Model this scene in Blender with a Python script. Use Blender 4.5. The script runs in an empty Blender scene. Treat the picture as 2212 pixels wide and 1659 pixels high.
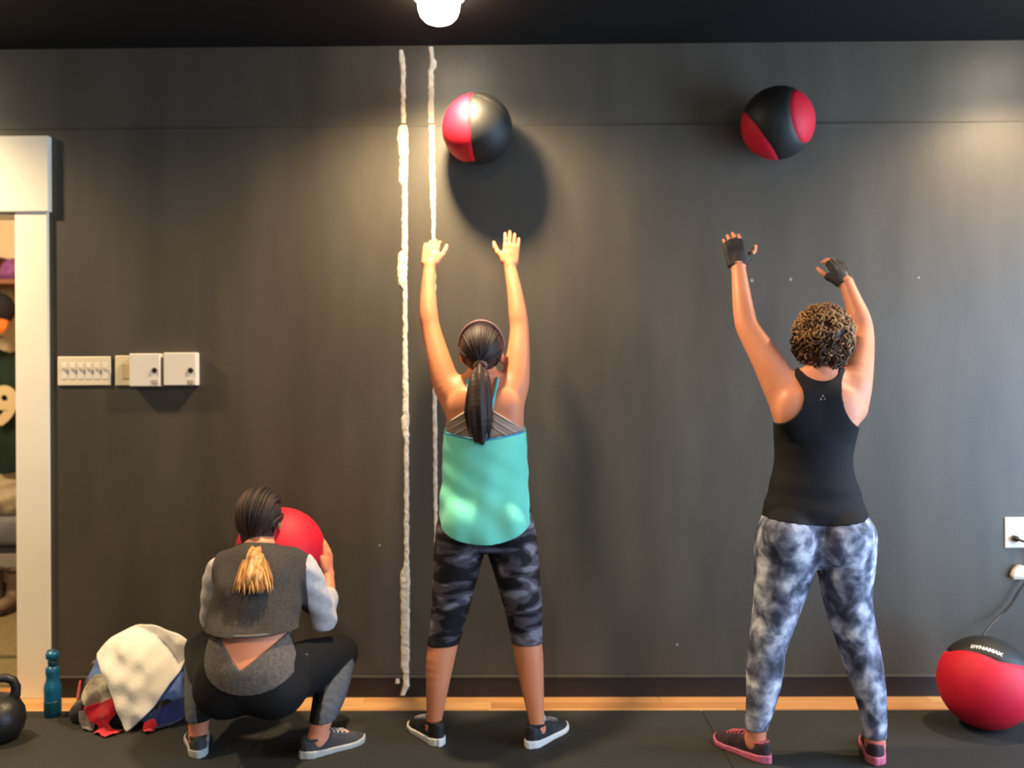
import bpy, bmesh, math, random
import numpy as np
from mathutils import Vector, Matrix

sc = bpy.context.scene
C = sc.collection
R = math.radians

# ------------------------------------------------------------------ camera
W, H, F = 2212, 1659, 2000.0
CAM = Vector((0.0, -4.0, 1.35))
cam_rot = (Matrix.Rotation(R(0.6), 3, 'Z') @ Matrix.Rotation(R(90), 3, 'X') @ Matrix.Rotation(R(-0.3), 3, 'Z'))
cd = bpy.data.cameras.new('camera')
cd.sensor_width = 36.0
cd.lens = 36.0 * F / W
cd.clip_start = 0.05
cd.dof.use_dof = True
cd.dof.focus_distance = 2.6
cd.dof.aperture_fstop = 2.0
cam = bpy.data.objects.new('camera', cd)
C.objects.link(cam)
cam.matrix_world = Matrix.Translation(CAM) @ cam_rot.to_4x4()
sc.camera = cam

# ------------------------------------------------------------------ world, daylight, exposure
world = bpy.data.worlds.new('world')
sc.world = world
world.use_nodes = True
world.node_tree.nodes['Background'].inputs[0].default_value = (0.62, 0.74, 1.0, 1)
world.node_tree.nodes['Background'].inputs[1].default_value = 0.15

def area(name, loc, rot, sx, sy, power, col):
    l = bpy.data.lights.new(name, 'AREA')
    l.shape = 'RECTANGLE'; l.size = sx; l.size_y = sy; l.energy = power; l.color = col
    o = bpy.data.objects.new(name, l); C.objects.link(o)
    o.location = loc; o.rotation_euler = rot
    return o
# daylight through the glazed door and window of the right-hand wall
area('window_daylight', (3.32, -1.9, 1.25), (0, R(90), 0), 2.3, 2.9, 135, (0.52, 0.72, 1.0))
# daylight through the shop window in the wall behind the photographer
area('shopfront_daylight', (1.0, -6.9, 1.55), (R(90), 0, 0), 3.6, 1.9, 22, (0.80, 0.88, 1.0))

sc.view_settings.view_transform = 'Standard'
sc.view_settings.look = 'None'
sc.view_settings.exposure = 0.72
sc.view_settings.gamma = 1.0
sc.view_settings.use_curve_mapping = False

# ------------------------------------------------------------------ helpers
def P(px, py, Y):
    """the point of the place seen at photo pixel (px, py) that lies Y metres from the wall plane"""
    d = cam_rot @ Vector(((px - W/2)/F, (H/2 - py)/F, -1.0))
    t = (Y - CAM.y) / d.y
    return CAM + d * t
def A(v): return np.array(v, float)

def lin(c):
    c = c/255.0
    return c/12.92 if c <= 0.04045 else ((c+0.055)/1.055)**2.4
def rgb(r, g, b): return (lin(r), lin(g), lin(b), 1.0)

class NT:
    def __init__(s, m): s.t = m.node_tree; s.n = s.t.nodes; s.l = s.t.links
    def add(s, ty, **kw):
        n = s.n.new(ty)
        for k, v in kw.items(): setattr(n, k, v)
        return n
MATS = {}
def mat(name, col, rough=0.6, metal=0.0, col2=None, nscale=8.0, nstretch=(1,1,1), bump=0.0, bscale=60.0, spec=0.5,
        emit=None, estr=0.0, lo=0.35, hi=0.65, detail=4.0, sheen=0.0, trans=0.0, bstretch=(1,1,1)):
    if name in MATS: return MATS[name]
    m = bpy.data.materials.new(name); m.use_nodes = True
    q = NT(m); b = q.n['Principled BSDF']
    b.inputs['Base Color'].default_value = col
    b.inputs['Roughness'].default_value = rough
    b.inputs['Metallic'].default_value = metal
    b.inputs['Specular IOR Level'].default_value = spec
    if sheen: b.inputs['Sheen Weight'].default_value = sheen
    if trans: b.inputs['Transmission Weight'].default_value = trans
    tc = q.add('ShaderNodeTexCoord')
    if col2 is not None:
        mp = q.add('ShaderNodeMapping'); mp.inputs['Scale'].default_value = nstretch
        q.l.new(tc.outputs['Object'], mp.inputs['Vector'])
        nz = q.add('ShaderNodeTexNoise'); nz.inputs['Scale'].default_value = nscale; nz.inputs['Detail'].default_value = detail
        q.l.new(mp.outputs['Vector'], nz.inputs['Vector'])
        rp = q.add('ShaderNodeValToRGB')
        rp.color_ramp.elements[0].position = lo; rp.color_ramp.elements[0].color = col
        rp.color_ramp.elements[1].position = hi; rp.color_ramp.elements[1].color = col2
        q.l.new(nz.outputs['Fac'], rp.inputs['Fac'])
        q.l.new(rp.outputs['Color'], b.inputs['Base Color'])
    if bump:
        mp2 = q.add('ShaderNodeMapping'); mp2.inputs['Scale'].default_value = bstretch
        q.l.new(tc.outputs['Object'], mp2.inputs['Vector'])
        n2 = q.add('ShaderNodeTexNoise'); n2.inputs['Scale'].default_value = bscale; n2.inputs['Detail'].default_value = 3
        q.l.new(mp2.outputs['Vector'], n2.inputs['Vector'])
        bp = q.add('ShaderNodeBump'); bp.inputs['Strength'].default_value = bump; bp.inputs['Distance'].default_value = 0.01
        q.l.new(n2.outputs['Fac'], bp.inputs['Height'])
        q.l.new(bp.outputs['Normal'], b.inputs['Normal'])
    if emit is not None:
        b.inputs['Emission Color'].default_value = emit
        b.inputs['Emission Strength'].default_value = estr
    MATS[name] = m
    return m
def ramp_mat(name, stops, nscale, stretch, rough=0.7, detail=3.0, distort=0.0, const=False, bump=0.0, rot=(0,0,0)):
    m = bpy.data.materials.new(name); m.use_nodes = True
    q = NT(m); b = q.n['Principled BSDF']; b.inputs['Roughness'].default_value = rough
    b.inputs['Specular IOR Level'].default_value = 0.25
    tc = q.add('ShaderNodeTexCoord'); mp = q.add('ShaderNodeMapping')
    mp.inputs['Scale'].default_value = stretch; mp.inputs['Rotation'].default_value = rot
    q.l.new(tc.outputs['Object'], mp.inputs['Vector'])
    nz = q.add('ShaderNodeTexNoise'); nz.inputs['Scale'].default_value = nscale
    nz.inputs['Detail'].default_value = detail; nz.inputs['Distortion'].default_value = distort
    q.l.new(mp.outputs['Vector'], nz.inputs['Vector'])
    rp = q.add('ShaderNodeValToRGB'); cr = rp.color_ramp
    if const: cr.interpolation = 'CONSTANT'
    while len(cr.elements) < len(stops): cr.elements.new(0.5)
    for e, (p, c) in zip(cr.elements, stops): e.position = p; e.color = c
    q.l.new(nz.outputs['Fac'], rp.inputs['Fac']); q.l.new(rp.outputs['Color'], b.inputs['Base Color'])
    if bump:
        bp = q.add('ShaderNodeBump'); bp.inputs['Strength'].default_value = bump
        q.l.new(nz.outputs['Fac'], bp.inputs['Height']); q.l.new(bp.outputs['Normal'], b.inputs['Normal'])
    return m

def hair_mat(name, dark, light, rough=0.55):
    m = bpy.data.materials.new(name); m.use_nodes = True; q = NT(m); b = q.n['Principled BSDF']
    b.inputs['Roughness'].default_value = rough; b.inputs['Specular IOR Level'].default_value = 0.35
    g = q.add('ShaderNodeNewGeometry'); rp = q.add('ShaderNodeValToRGB')
    rp.color_ramp.elements[0].position = 0.15; rp.color_ramp.elements[0].color = dark
    rp.color_ramp.elements[1].position = 1.0; rp.color_ramp.elements[1].color = light
    q.l.new(g.outputs['Random Per Island'], rp.inputs['Fac']); q.l.new(rp.outputs['Color'], b.inputs['Base Color'])
    return m

def tag(o, label=None, cat=None, group=None, kind=None):
    if label: o['label'] = label
    if cat: o['category'] = cat
    if group: o['group'] = group
    if kind: o['kind'] = kind
    return o
def root(name, loc, label, cat, group=None):
    o = bpy.data.objects.new(name, None); C.objects.link(o)
    o.location = loc; o.empty_display_size = 0.1
    return tag(o, label, cat, group)
def origin(o):
    v = Vector((0,0,0))
    while o is not None:
        v = v + o.location; o = o.parent
    return v
def mk(name, verts, faces, m, parent=None, smooth=True, base=None):
    """verts are world coordinates; the object's own origin is `base` (or the parent's)"""
    verts = np.asarray(verts, np.float32).reshape(-1, 3)
    off = origin(parent) if parent is not None else Vector((0,0,0))
    loc = Vector((0,0,0))
    if base is not None: loc = Vector(base) - off
    verts = verts - np.array(off + loc, np.float32)
    me = bpy.data.meshes.new(name)
    if isinstance(faces, np.ndarray) and faces.ndim == 2:
        k = faces.shape[1]; n = len(faces)
        me.vertices.add(len(verts)); me.vertices.foreach_set('co', verts.ravel())
        me.loops.add(n*k); me.loops.foreach_set('vertex_index', faces.astype(np.int32).ravel())
        me.polygons.add(n); me.polygons.foreach_set('loop_start', np.arange(0, n*k, k, dtype=np.int32))
        me.update(calc_edges=True); me.validate()
    else:
        me.from_pydata([tuple(map(float, v)) for v in verts], [], [tuple(f) for f in faces])
    me.update()
    if smooth: me.polygons.foreach_set('use_smooth', np.ones(len(me.polygons), bool))
    me.materials.append(m)
    o = bpy.data.objects.new(name, me); C.objects.link(o)
    o.parent = parent; o.location = loc
    return o

class MB:
    """collects plain shapes into one mesh"""
    def __init__(s): s.v = []; s.f = []
    def box(s, x0, x1, y0, y1, z0, z1):
        b = len(s.v)
        s.v += [(x0,y0,z0),(x1,y0,z0),(x1,y1,z0),(x0,y1,z0),(x0,y0,z1),(x1,y0,z1),(x1,y1,z1),(x0,y1,z1)]
        s.f += [tuple(b+i for i in q) for q in ((0,3,2,1),(4,5,6,7),(0,1,5,4),(1,2,6,5),(2,3,7,6),(3,0,4,7))]
        return s
    def tube(s, pts, rad, seg=8, caps=True):
        pts = [Vector(p) for p in pts]; n = len(pts)
        rs = rad if hasattr(rad, '__len__') else [rad]*n
        b = len(s.v); up = None
        for i, p in enumerate(pts):
            t = (pts[min(i+1, n-1)] - pts[max(i-1, 0)])
            if t.length < 1e-9: t = Vector((0,0,1))
            t.normalize()
            if up is None: up = t.orthogonal().normalized()
            else:
                up = up - t*up.dot(t)
                up = up.normalized() if up.length > 1e-6 else t.orthogonal().normalized()
            w = t.cross(up)
            for k in range(seg):
                a = 2*math.pi*k/seg
                s.v.append(tuple(p + (up*math.cos(a) + w*math.sin(a))*rs[i]))
        for i in range(n-1):
            for k in range(seg):
                k2 = (k+1) % seg
                s.f.append((b+i*seg+k, b+i*seg+k2, b+(i+1)*seg+k2, b+(i+1)*seg+k))
        if caps:
            s.f.append(tuple(b+k for k in reversed(range(seg))))
            s.f.append(tuple(b+(n-1)*seg+k for k in range(seg)))
        return s
    def lathe(s, prof, c, seg=32, axis='Z'):
        """prof = [(r, h)...] around a vertical axis at c"""
        b = len(s.v); n = len(prof)
        for r, h in prof:
            for k in range(seg):
                a = 2*math.pi*k/seg
                if axis == 'Z': s.v.append((c[0]+r*math.cos(a), c[1]+r*math.sin(a), c[2]+h))
                else: s.v.append((c[0]+r*math.cos(a), c[1]-h, c[2]+r*math.sin(a)))
        for i in range(n-1):
            for k in range(seg):
                k2 = (k+1) % seg
                s.f.append((b+i*seg+k, b+i*seg+k2, b+(i+1)*seg+k2, b+(i+1)*seg+k))
        s.f.append(tuple(b+k for k in reversed(range(seg))))
        s.f.append(tuple(b+(n-1)*seg+k for k in range(seg)))
        return s
    def prism(s, poly, y0, y1):
        """poly = [(x, z)...] extruded from y0 to y1"""
        b = len(s.v); n = len(poly)
        s.v += [(x, y0, z) for x, z in poly] + [(x, y1, z) for x, z in poly]
        s.f.append(tuple(range(b, b+n))); s.f.append(tuple(range(b+2*n-1, b+n-1, -1)))
        for i in range(n):
            j = (i+1) % n
            s.f.append((b+i, b+n+i, b+n+j, b+j))
        return s
    def build(s, name, m, parent=None, smooth=False, bevel=0.0, base=None, segs=2):
        o = mk(name, s.v, s.f, m, parent, smooth, base)
        bm = bmesh.new(); bm.from_mesh(o.data)
        bmesh.ops.recalc_face_normals(bm, faces=bm.faces)
        if bevel:
            es = [e for e in bm.edges if len(e.link_faces) == 2 and e.calc_face_angle(0) > 0.5]
            bmesh.ops.bevel(bm, geom=es, offset=bevel, segments=segs, affect='EDGES', profile=0.5)
        bm.to_mesh(o.data); bm.free()
        if smooth:
            for p in o.data.polygons: p.use_smooth = True
        return o

# ------------------------------------------------------------------ signed-distance modelling (numpy)
def rcone(a, b, ra, rb, k=0.02):
    a = A(a); b = A(b); ab = b-a; L2 = float(ab@ab) + 1e-12; rm = max(ra, rb)
    def f(X, Y, Z):
        t = np.clip(((X-a[0])*ab[0] + (Y-a[1])*ab[1] + (Z-a[2])*ab[2])/L2, 0, 1)
        return np.sqrt((X-a[0]-t*ab[0])**2 + (Y-a[1]-t*ab[1])**2 + (Z-a[2]-t*ab[2])**2) - (ra + t*(rb-ra))
    return (f, np.minimum(a, b)-rm, np.maximum(a, b)+rm, k)
def chain(pts, rad, k=0.02, sub=4):
    """a limb: one smooth tapering tube through the joints"""
    pts = np.array([A(p) for p in pts]); n = len(pts); T = np.concatenate([pts, A(rad)[:,None]], 1)
    if n > 2:
        u = np.arange(n); uu = np.linspace(0, n-1, (n-1)*sub+1)
        T = np.stack([catmull(u, T[:,i], uu) for i in range(4)], 1)
    segs = [rcone(T[i,:3], T[i+1,:3], T[i,3], T[i+1,3]) for i in range(len(T)-1)]
    def f(X, Y, Z):
        d = segs[0][0](X, Y, Z)
        for s in segs[1:]: d = np.minimum(d, s[0](X, Y, Z))
        return d
    return [(f, np.min([s[1] for s in segs], axis=0), np.max([s[2] for s in segs], axis=0), k)]
def ell(c, r, k=0.03, axes=None):
    c = A(c); r = A(r); M = np.eye(3) if axes is None else np.array([A(x) for x in axes])
    rm = float(r.max()) if axes is not None else r
    def f(X, Y, Z):
        x, y, z = X-c[0], Y-c[1], Z-c[2]
        if axes is not None:
            x, y, z = (M[0,0]*x+M[0,1]*y+M[0,2]*z, M[1,0]*x+M[1,1]*y+M[1,2]*z, M[2,0]*x+M[2,1]*y+M[2,2]*z)
        k0 = np.sqrt((x/r[0])**2 + (y/r[1])**2 + (z/r[2])**2)
        k1 = np.sqrt((x/r[0]**2)**2 + (y/r[1]**2)**2 + (z/r[2]**2)**2) + 1e-9
        return k0*(k0-1)/k1
    return (f, c-rm, c+rm, k)
def rbox(c, hs, axes, rnd, k=0.01):
    c = A(c); M = np.array([A(x) for x in axes]); hs = A(hs); rm = float(np.linalg.norm(hs)) + rnd
    def f(X, Y, Z):
        x, y, z = X-c[0], Y-c[1], Z-c[2]
        q = [np.abs(M[i,0]*x + M[i,1]*y + M[i,2]*z) - (hs[i]-rnd) for i in range(3)]
        out = np.sqrt(sum(np.maximum(u, 0)**2 for u in q))
        return out + np.minimum(np.maximum(np.maximum(q[0], q[1]), q[2]), 0) - rnd
    return (f, c-rm, c+rm, k)
def catmull(z, v, zz):
    z = A(z); v = A(v); m = np.gradient(v, z)
    i = np.clip(np.searchsorted(z, zz)-1, 0, len(z)-2)
    h = z[i+1]-z[i]; t = np.clip((zz-z[i])/h, 0, 1)
    return ((2*t**3-3*t**2+1)*v[i] + (t**3-2*t**2+t)*h*m[i] + (-2*t**3+3*t**2)*v[i+1] + (t**3-t**2)*h*m[i+1])
def loft(rows, k=0.03):
    """rows = [(z, cx, cy, a, b)...] elliptical sections stacked along Z"""
    rows = sorted(rows); T = np.array(rows); z = T[:,0]; z0, z1 = z[0], z[-1]
    def f(X, Y, Z):
        zz = np.clip(Z, z0, z1)
        cx, cy, a, b = (catmull(z, T[:,i], zz) for i in range(1, 5))
        x = (X-cx); y = (Y-cy)
        k0 = np.sqrt((x/a)**2 + (y/b)**2); k1 = np.sqrt((x/a**2)**2 + (y/b**2)**2) + 1e-6
        return np.maximum(k0*(k0-1)/k1, np.maximum(Z-z1, z0-Z))
    lo = A(((T[:,1]-T[:,3]).min(), (T[:,2]-T[:,4]).min(), z0)); hi = A(((T[:,1]+T[:,3]).max(), (T[:,2]+T[:,4]).max(), z1))
    return (f, lo, hi, k)
def field(prims, h, pad=0.03, clip=None):
    lo = np.min([p[1] for p in prims], axis=0)-pad; hi = np.max([p[2] for p in prims], axis=0)+pad
    if clip is not None:
        lo = np.maximum(lo, A(clip[0])); hi = np.minimum(hi, A(clip[1]))
    n = np.maximum(np.ceil((hi-lo)/h).astype(int)+1, 3)
    ax = [(lo[i] + h*np.arange(n[i])).astype(np.float32) for i in range(3)]
    D = np.full(n, 1.0, np.float32); M = 0.05
    for f, plo, phi, k in prims:
        i0 = np.clip(np.floor((plo-M-lo)/h).astype(int), 0, n); i1 = np.clip(np.ceil((phi+M-lo)/h).astype(int)+1, 0, n)
        if np.any(i1 <= i0): continue
        X = ax[0][i0[0]:i1[0]][:,None,None]; Y = ax[1][i0[1]:i1[1]][None,:,None]; Z = ax[2][i0[2]:i1[2]][None,None,:]
        d = f(X, Y, Z).astype(np.float32)
        s = D[i0[0]:i1[0], i0[1]:i1[1], i0[2]:i1[2]]
        if k > 0:
            g = np.maximum(k-np.abs(s-d), 0)/k
            s[...] = np.minimum(s, d) - g*g*k*0.25
        else: s[...] = np.minimum(s, d)
    return D, lo, ax
CO = np.array([(i,j,k) for i in (0,1) for j in (0,1) for k in (0,1)])
EDG = [(a, b) for a in range(8) for b in range(a+1, 8) if np.abs(CO[a]-CO[b]).sum() == 1]
def surfnet(D, lo, h):
    D = np.pad(D, 1, constant_values=1.0); lo = A(lo)-h
    S = D < 0
    n = np.array(D.shape)-1
    cnt = np.zeros(n, np.uint8)
    for c in CO: cnt += S[c[0]:c[0]+n[0], c[1]:c[1]+n[1], c[2]:c[2]+n[2]]
    idx = np.argwhere((cnt > 0) & (cnt < 8))
    cv = np.stack([D[idx[:,0]+c[0], idx[:,1]+c[1], idx[:,2]+c[2]] for c in CO], 1)
    acc = np.zeros((len(idx), 3), np.float32); w = np.zeros(len(idx), np.float32)
    for a, b in EDG:
        ca, cb = cv[:,a], cv[:,b]; cr = (ca < 0) != (cb < 0)
        t = np.where(cr, ca/np.where(ca == cb, 1, ca-cb), 0)
        acc += cr[:,None]*(CO[a][None] + t[:,None]*(CO[b]-CO[a])[None]); w += cr
    V = (idx + acc/w[:,None])*h + lo
    ID = np.full(n, -1, np.int32); ID[idx[:,0], idx[:,1], idx[:,2]] = np.arange(len(idx))
    Q = []
    for ax in range(3):
        u, v = (ax+1) % 3, (ax+2) % 3
        sl0 = [slice(None)]*3; sl1 = [slice(None)]*3
        sl0[ax] = slice(0, -1); sl1[ax] = slice(1, None)
        s0, s1 = S[tuple(sl0)], S[tuple(sl1)]
        e = np.argwhere(s0 != s1)
        e = e[(e[:,u] > 0) & (e[:,v] > 0) & (e[:,u] < n[u]) & (e[:,v] < n[v])]
        fl = s0[e[:,0], e[:,1], e[:,2]]
        def cell(du, dv):
            c = e.copy(); c[:,u] += du; c[:,v] += dv
            return ID[c[:,0], c[:,1], c[:,2]]
        q = np.stack([cell(-1,-1), cell(0,-1), cell(0,0), cell(-1,0)], 1)
        q = np.where(fl[:,None], q, q[:,::-1])
        Q.append(q)
    return V, np.concatenate(Q)
def relax(V, Q, it=2, lam=0.5):
    V = V.astype(np.float64)
    e = np.concatenate([Q[:,[0,1]], Q[:,[1,2]], Q[:,[2,3]], Q[:,[3,0]]])
    for j in range(it):
        s = np.zeros_like(V); c = np.zeros(len(V))
        for a in range(3):
            s[:,a] = np.bincount(e[:,0], V[e[:,1],a], len(V)) + np.bincount(e[:,1], V[e[:,0],a], len(V))
        c = np.bincount(e[:,0], minlength=len(V)) + np.bincount(e[:,1], minlength=len(V))
        V = V + (lam if j % 2 == 0 else -lam*1.02)*(s/np.maximum(c, 1)[:,None]-V)
    return V
def solid(name, prims, h, m, parent, cuts=(), disp=None, clip=None, it=2):
    D, lo, ax = field(prims, h, clip=clip)
    X, Y, Z = ax[0][:,None,None], ax[1][None,:,None], ax[2][None,None,:]
    if disp is not None: D = D + disp(X, Y, Z).astype(np.float32)
    for c in cuts: D = np.maximum(D, c(X, Y, Z).astype(np.float32))
    V, Q = surfnet(D, lo, h)
    return mk(name, relax(V, Q, it), Q, m, parent)
def garment(name, prims, off, thick, h, m, parent, cuts=(), disp=None, clip=None, it=2):
    D, lo, ax = field(prims, h, pad=off+0.03, clip=clip)
    X, Y, Z = ax[0][:,None,None], ax[1][None,:,None], ax[2][None,None,:]
    if disp is not None: D = D + disp(X, Y, Z).astype(np.float32)
    D = D - off
    D = np.maximum(D, -(D+thick))
    for c in cuts: D = np.maximum(D, c(X, Y, Z).astype(np.float32))
    V, Q = surfnet(D, lo, h)
    return mk(name, relax(V, Q, it), Q, m, parent)
def evald(prims, p):
    x, y, z = (np.array([[[float(c)]]]) for c in p); d = 1.0
    for f, lo, hi, k in prims:
        if np.any(A(p) < lo-0.06) or np.any(A(p) > hi+0.06): continue
        e = float(f(x, y, z)[0,0,0]); g = max(k-abs(d-e), 0)/k
        d = min(d, e)-g*g*k*0.25
    return d
def back_y(prims, x, z, y0=-1.3, y1=0.0):
    """Y of the surface met first when coming from the room side at (x, z)"""
    y = y0
    while y < y1:
        d = evald(prims, (x, y, z))
        if d < 0.0008: return y
        y += min(max(d*0.6, 0.001), 0.03)
    return y1

# ------------------------------------------------------------------ materials of the room
def wall_paint():
    m = mat('charcoal_wall_paint', rgb(67,63,55), rough=0.42, col2=rgb(78,73,64), nscale=2.2, nstretch=(2.2,1,0.5), bump=0.12, bscale=170, spec=0.45)
    return m
M_wall = wall_paint()
M_ceil = mat('black_ceiling_paint', rgb(24,24,22), rough=0.75, spec=0.2, bump=0.15, bscale=120)
M_base = mat('black_vinyl', rgb(24,24,25), rough=0.45)
M_trim = mat('cream_white_gloss', rgb(244,236,218), rough=0.4, col2=rgb(238,229,210), nscale=3)
M_rubber = mat('black_rubber', rgb(44,45,43), rough=0.8, col2=rgb(58,58,54), nscale=160, lo=0.5, hi=0.75, bump=0.25, bscale=260, spec=0.25)
M_plaster = mat('torn_white_plaster', rgb(226,219,203), rough=0.9, col2=rgb(196,186,168), nscale=30, bump=0.4, bscale=90)
M_white = mat('white_plastic', rgb(228,220,208), rough=0.35)
M_white2 = mat('ivory_plastic', rgb(225,212,184), rough=0.4)
M_dark = mat('dark_plastic', rgb(28,26,24), rough=0.4)
M_cream = mat('cream_wall_paint', rgb(222,202,165), rough=0.8)
M_oak = [ramp_mat('oak_plank_%s' % n, [(0.3, rgb(*a)), (0.7, rgb(*b))], 6, (1.2, 18, 4), rough=0.45, detail=5) for n, a, b in (
    ('honey', (178,126,76), (196,146,94)), ('pale', (190,142,90), (208,162,108)), ('brown', (160,110,66), (182,132,84)))]

ZC = 2.82           # ceiling height
def struct(o): o['kind'] = 'structure'; return o
# floor: timber sub floor with planks along the wall foot, rubber mats in front of it
flo = struct(MB().box(-3.7, 3.4, -7.0, 0.0, -0.08, -0.012).build('floor', M_oak[2]))
rng = random.Random(4)
rows = [(-0.300, -0.225), (-0.224, -0.149), (-0.148, -0.073), (-0.072, -0.001)]
pl = 0
for y0, y1 in rows:
    x = -3.7 - rng.random()*0.8
    while x < 3.4:
        L = rng.uniform(0.9, 1.7)
        a, b = max(x, -3.7), min(x+L, 3.4)
        if b-a > 0.05:
            MB().box(a+0.0007, b-0.0007, y0+0.0006, y1-0.0006, -0.012, 0.0).build('plank', rng.choice(M_oak), flo, bevel=0.0012, segs=1)
        x += L
ceil = struct(MB().box(-3.7, 3.4, -7.0, 0.13, ZC, ZC+0.1).build('ceiling', M_ceil))
# far wall: the lower part stands a little proud of the upper band; doorway at the left
OX0, OX1, OZ = -3.00, P(41, 900, 0.0).x, 2.10
ZL = P(1600, 266, 0.0).z
wb = MB()
wb.box(OX1, 3.4, 0.0, 0.12, 0.0, ZL)
wb.box(-3.7, OX0, 0.0, 0.12, 0.0, ZL)
wb.box(OX0, OX1, 0.0, 0.12, OZ, ZL)
wob = struct(wb.build('wall_back', M_wall))
bm = bmesh.new(); bm.from_mesh(wob.data)
es = [e for e in bm.edges if all(abs(v.co.z-ZL) < 1e-4 and abs(v.co.y) < 1e-4 for v in e.verts)]
bmesh.ops.bevel(bm, geom=es, offset=0.006, segments=3, affect='EDGES', profile=0.5)
bm.to_mesh(wob.data); bm.free()
MB().box(-3.7, 3.4, 0.013, 0.12, ZL-0.01, ZC).build('header_band', M_wall, wob)
struct(MB().box(-3.8, -3.7, -7.0, 0.12, 0.0, ZC).build('wall_left', M_wall))
# right wall with its glazed opening
wr = MB()
wr.box(3.4, 3.5, -7.0, -3.4, 0.0, ZC); wr.box(3.4, 3.5, -0.4, 0.12, 0.0, ZC); wr.box(3.4, 3.5, -3.4, -0.4, 2.45, ZC)
struct(wr.build('wall_right', M_wall))
M_glass = mat('clear_glass', (0.9, 0.95, 0.97, 1), rough=0.02, trans=1.0)
M_frame = mat('dark_window_frame', rgb(40,40,42), rough=0.4)
def glazing(name, a0, a1, z0, z1, fixed, axis):
    w = MB()
    def bx(u0, u1, v0, v1, t=0.03):
        if axis == 'X': w.box(fixed-t, fixed+t, u0, u1, v0, v1)
        else: w.box(u0, u1, fixed-t, fixed+t, v0, v1)
    bx(a0, a1, z0, z0+0.06); bx(a0, a1, z1-0.06, z1)
    n = 3
    for i in range(n+1):
        c = a0 + (a1-a0)*i/n
        bx(max(a0, c-0.03), min(a1, c+0.03), z0+0.06, z1-0.06)
    o = struct(w.build(name, M_frame))
    for i in range(n):
        g = MB(); c0 = a0+(a1-a0)*i/n+0.03; c1 = a0+(a1-a0)*(i+1)/n-0.03
        if axis == 'X': g.box(fixed-0.004, fixed+0.004, c0, c1, z0+0.06, z1-0.06)
        else: g.box(c0, c1, fixed-0.004, fixed+0.004, z0+0.06, z1-0.06)
        g.build('pane', M_glass, o)
    return o
glazing('window_1', -3.4, -0.4, 0.0, 2.45, 3.45, 'X')
wf = MB()
wf.box(-3.8, -0.9, -7.1, -7.0, 0, ZC); wf.box(2.9, 3.5, -7.1, -7.0, 0, ZC); wf.box(-0.9, 2.9, -7.1, -7.0, 0, 0.5); wf.box(-0.9, 2.9, -7.1, -7.0, 2.55, ZC)
struct(wf.build('wall_front', M_wall))
glazing('window_2', -0.9, 2.9, 0.5, 2.55, -7.05, 'Y')

# baseboard of black vinyl; light on its top edge painted as a paler strip
bx0 = P(118, 1480, -0.01).x
bb = MB(); ZB = P(1400, 1463, -0.01).z
bb.box(bx0, 3.4, -0.011, 0.0, 0.0, ZB)
bbo = struct(bb.build('baseboard_back', M_base, bevel=0.003))
MB().box(bx0, 3.4, -0.0135, -0.0005, ZB-0.001, ZB+0.008).build('painted_lit_edge', M_wall, bbo, bevel=0.002)

# rubber mats
mats_x = [(-3.68, P(560, 1600, -0.5).x, 'black rubber floor mat at the doorway end, under the clothes pile and kettlebell'),
          (P(560, 1600, -0.5).x, P(1548, 1600, -0.5).x, 'black rubber floor mat under the person in the turquoise top'),
          (P(1548, 1600, -0.5).x, 3.38, 'black rubber floor mat under the person in tie-dye leggings')]
YM = P(1300, 1536, -0.17).y
def ground(px, py, z):
    d = cam_rot @ Vector(((px - W/2)/F, (H/2 - py)/F, -1.0)); t = (z-CAM.z)/d.z
    return CAM + d*t
YM = ground(1300, 1534, 0.012).y
for x0, x1, lab in mats_x:
    o = MB().box(x0+0.0012, x1-0.0012, -2.6, YM, 0.0, 0.012).build('rubber_mat', M_rubber, bevel=0.002, base=((x0+x1)/2, -1.4, 0))
    tag(o, lab, 'floor mat', 'rubber floor mats')
for x0, x1, lab in mats_x[:3]:
    o = MB().box(x0+0.0012, x1-0.0012, -5.05, -2.6025, 0.0, 0.012).build('rubber_mat', M_rubber, bevel=0.002, base=((x0+x1)/2, -3.8, 0))
    tag(o, 'black rubber floor mat below the picture edge, in front of ' + lab.split('under the ')[1], 'floor mat', 'rubber floor mats')
ZM = 0.012

# door casing
tr = MB()
cx0 = OX1-0.004; cx1 = P(109, 900, 0.0).x
hx1 = P(103, 380, -0.03).x; hz0 = P(60, 457, -0.03).z; hz1 = P(60, 293, -0.03).z
struct(MB().box(cx0, cx1, -0.02, 0.0, 0.0, hz0+0.002).build('trim_1', M_trim, bevel=0.003))
struct(MB().box(OX0-0.135, hx1+0.004, -0.032, 0.0, hz0, hz1).build('trim_2', M_trim, bevel=0.004))
struct(MB().box(OX0-0.131, OX0+0.004, -0.02, 0.0, 0.0, hz0+0.002).build('trim_3', M_trim, bevel=0.003))
struct(MB().box(OX1-0.004, OX1+0.0005, 0.0, 0.125, 0.0, OZ).build('trim_4', M_trim))
struct(MB().box(OX0, OX1-0.004, 0.0, 0.125, OZ-0.004, OZ+0.0005).build('trim_5', M_trim))
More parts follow.
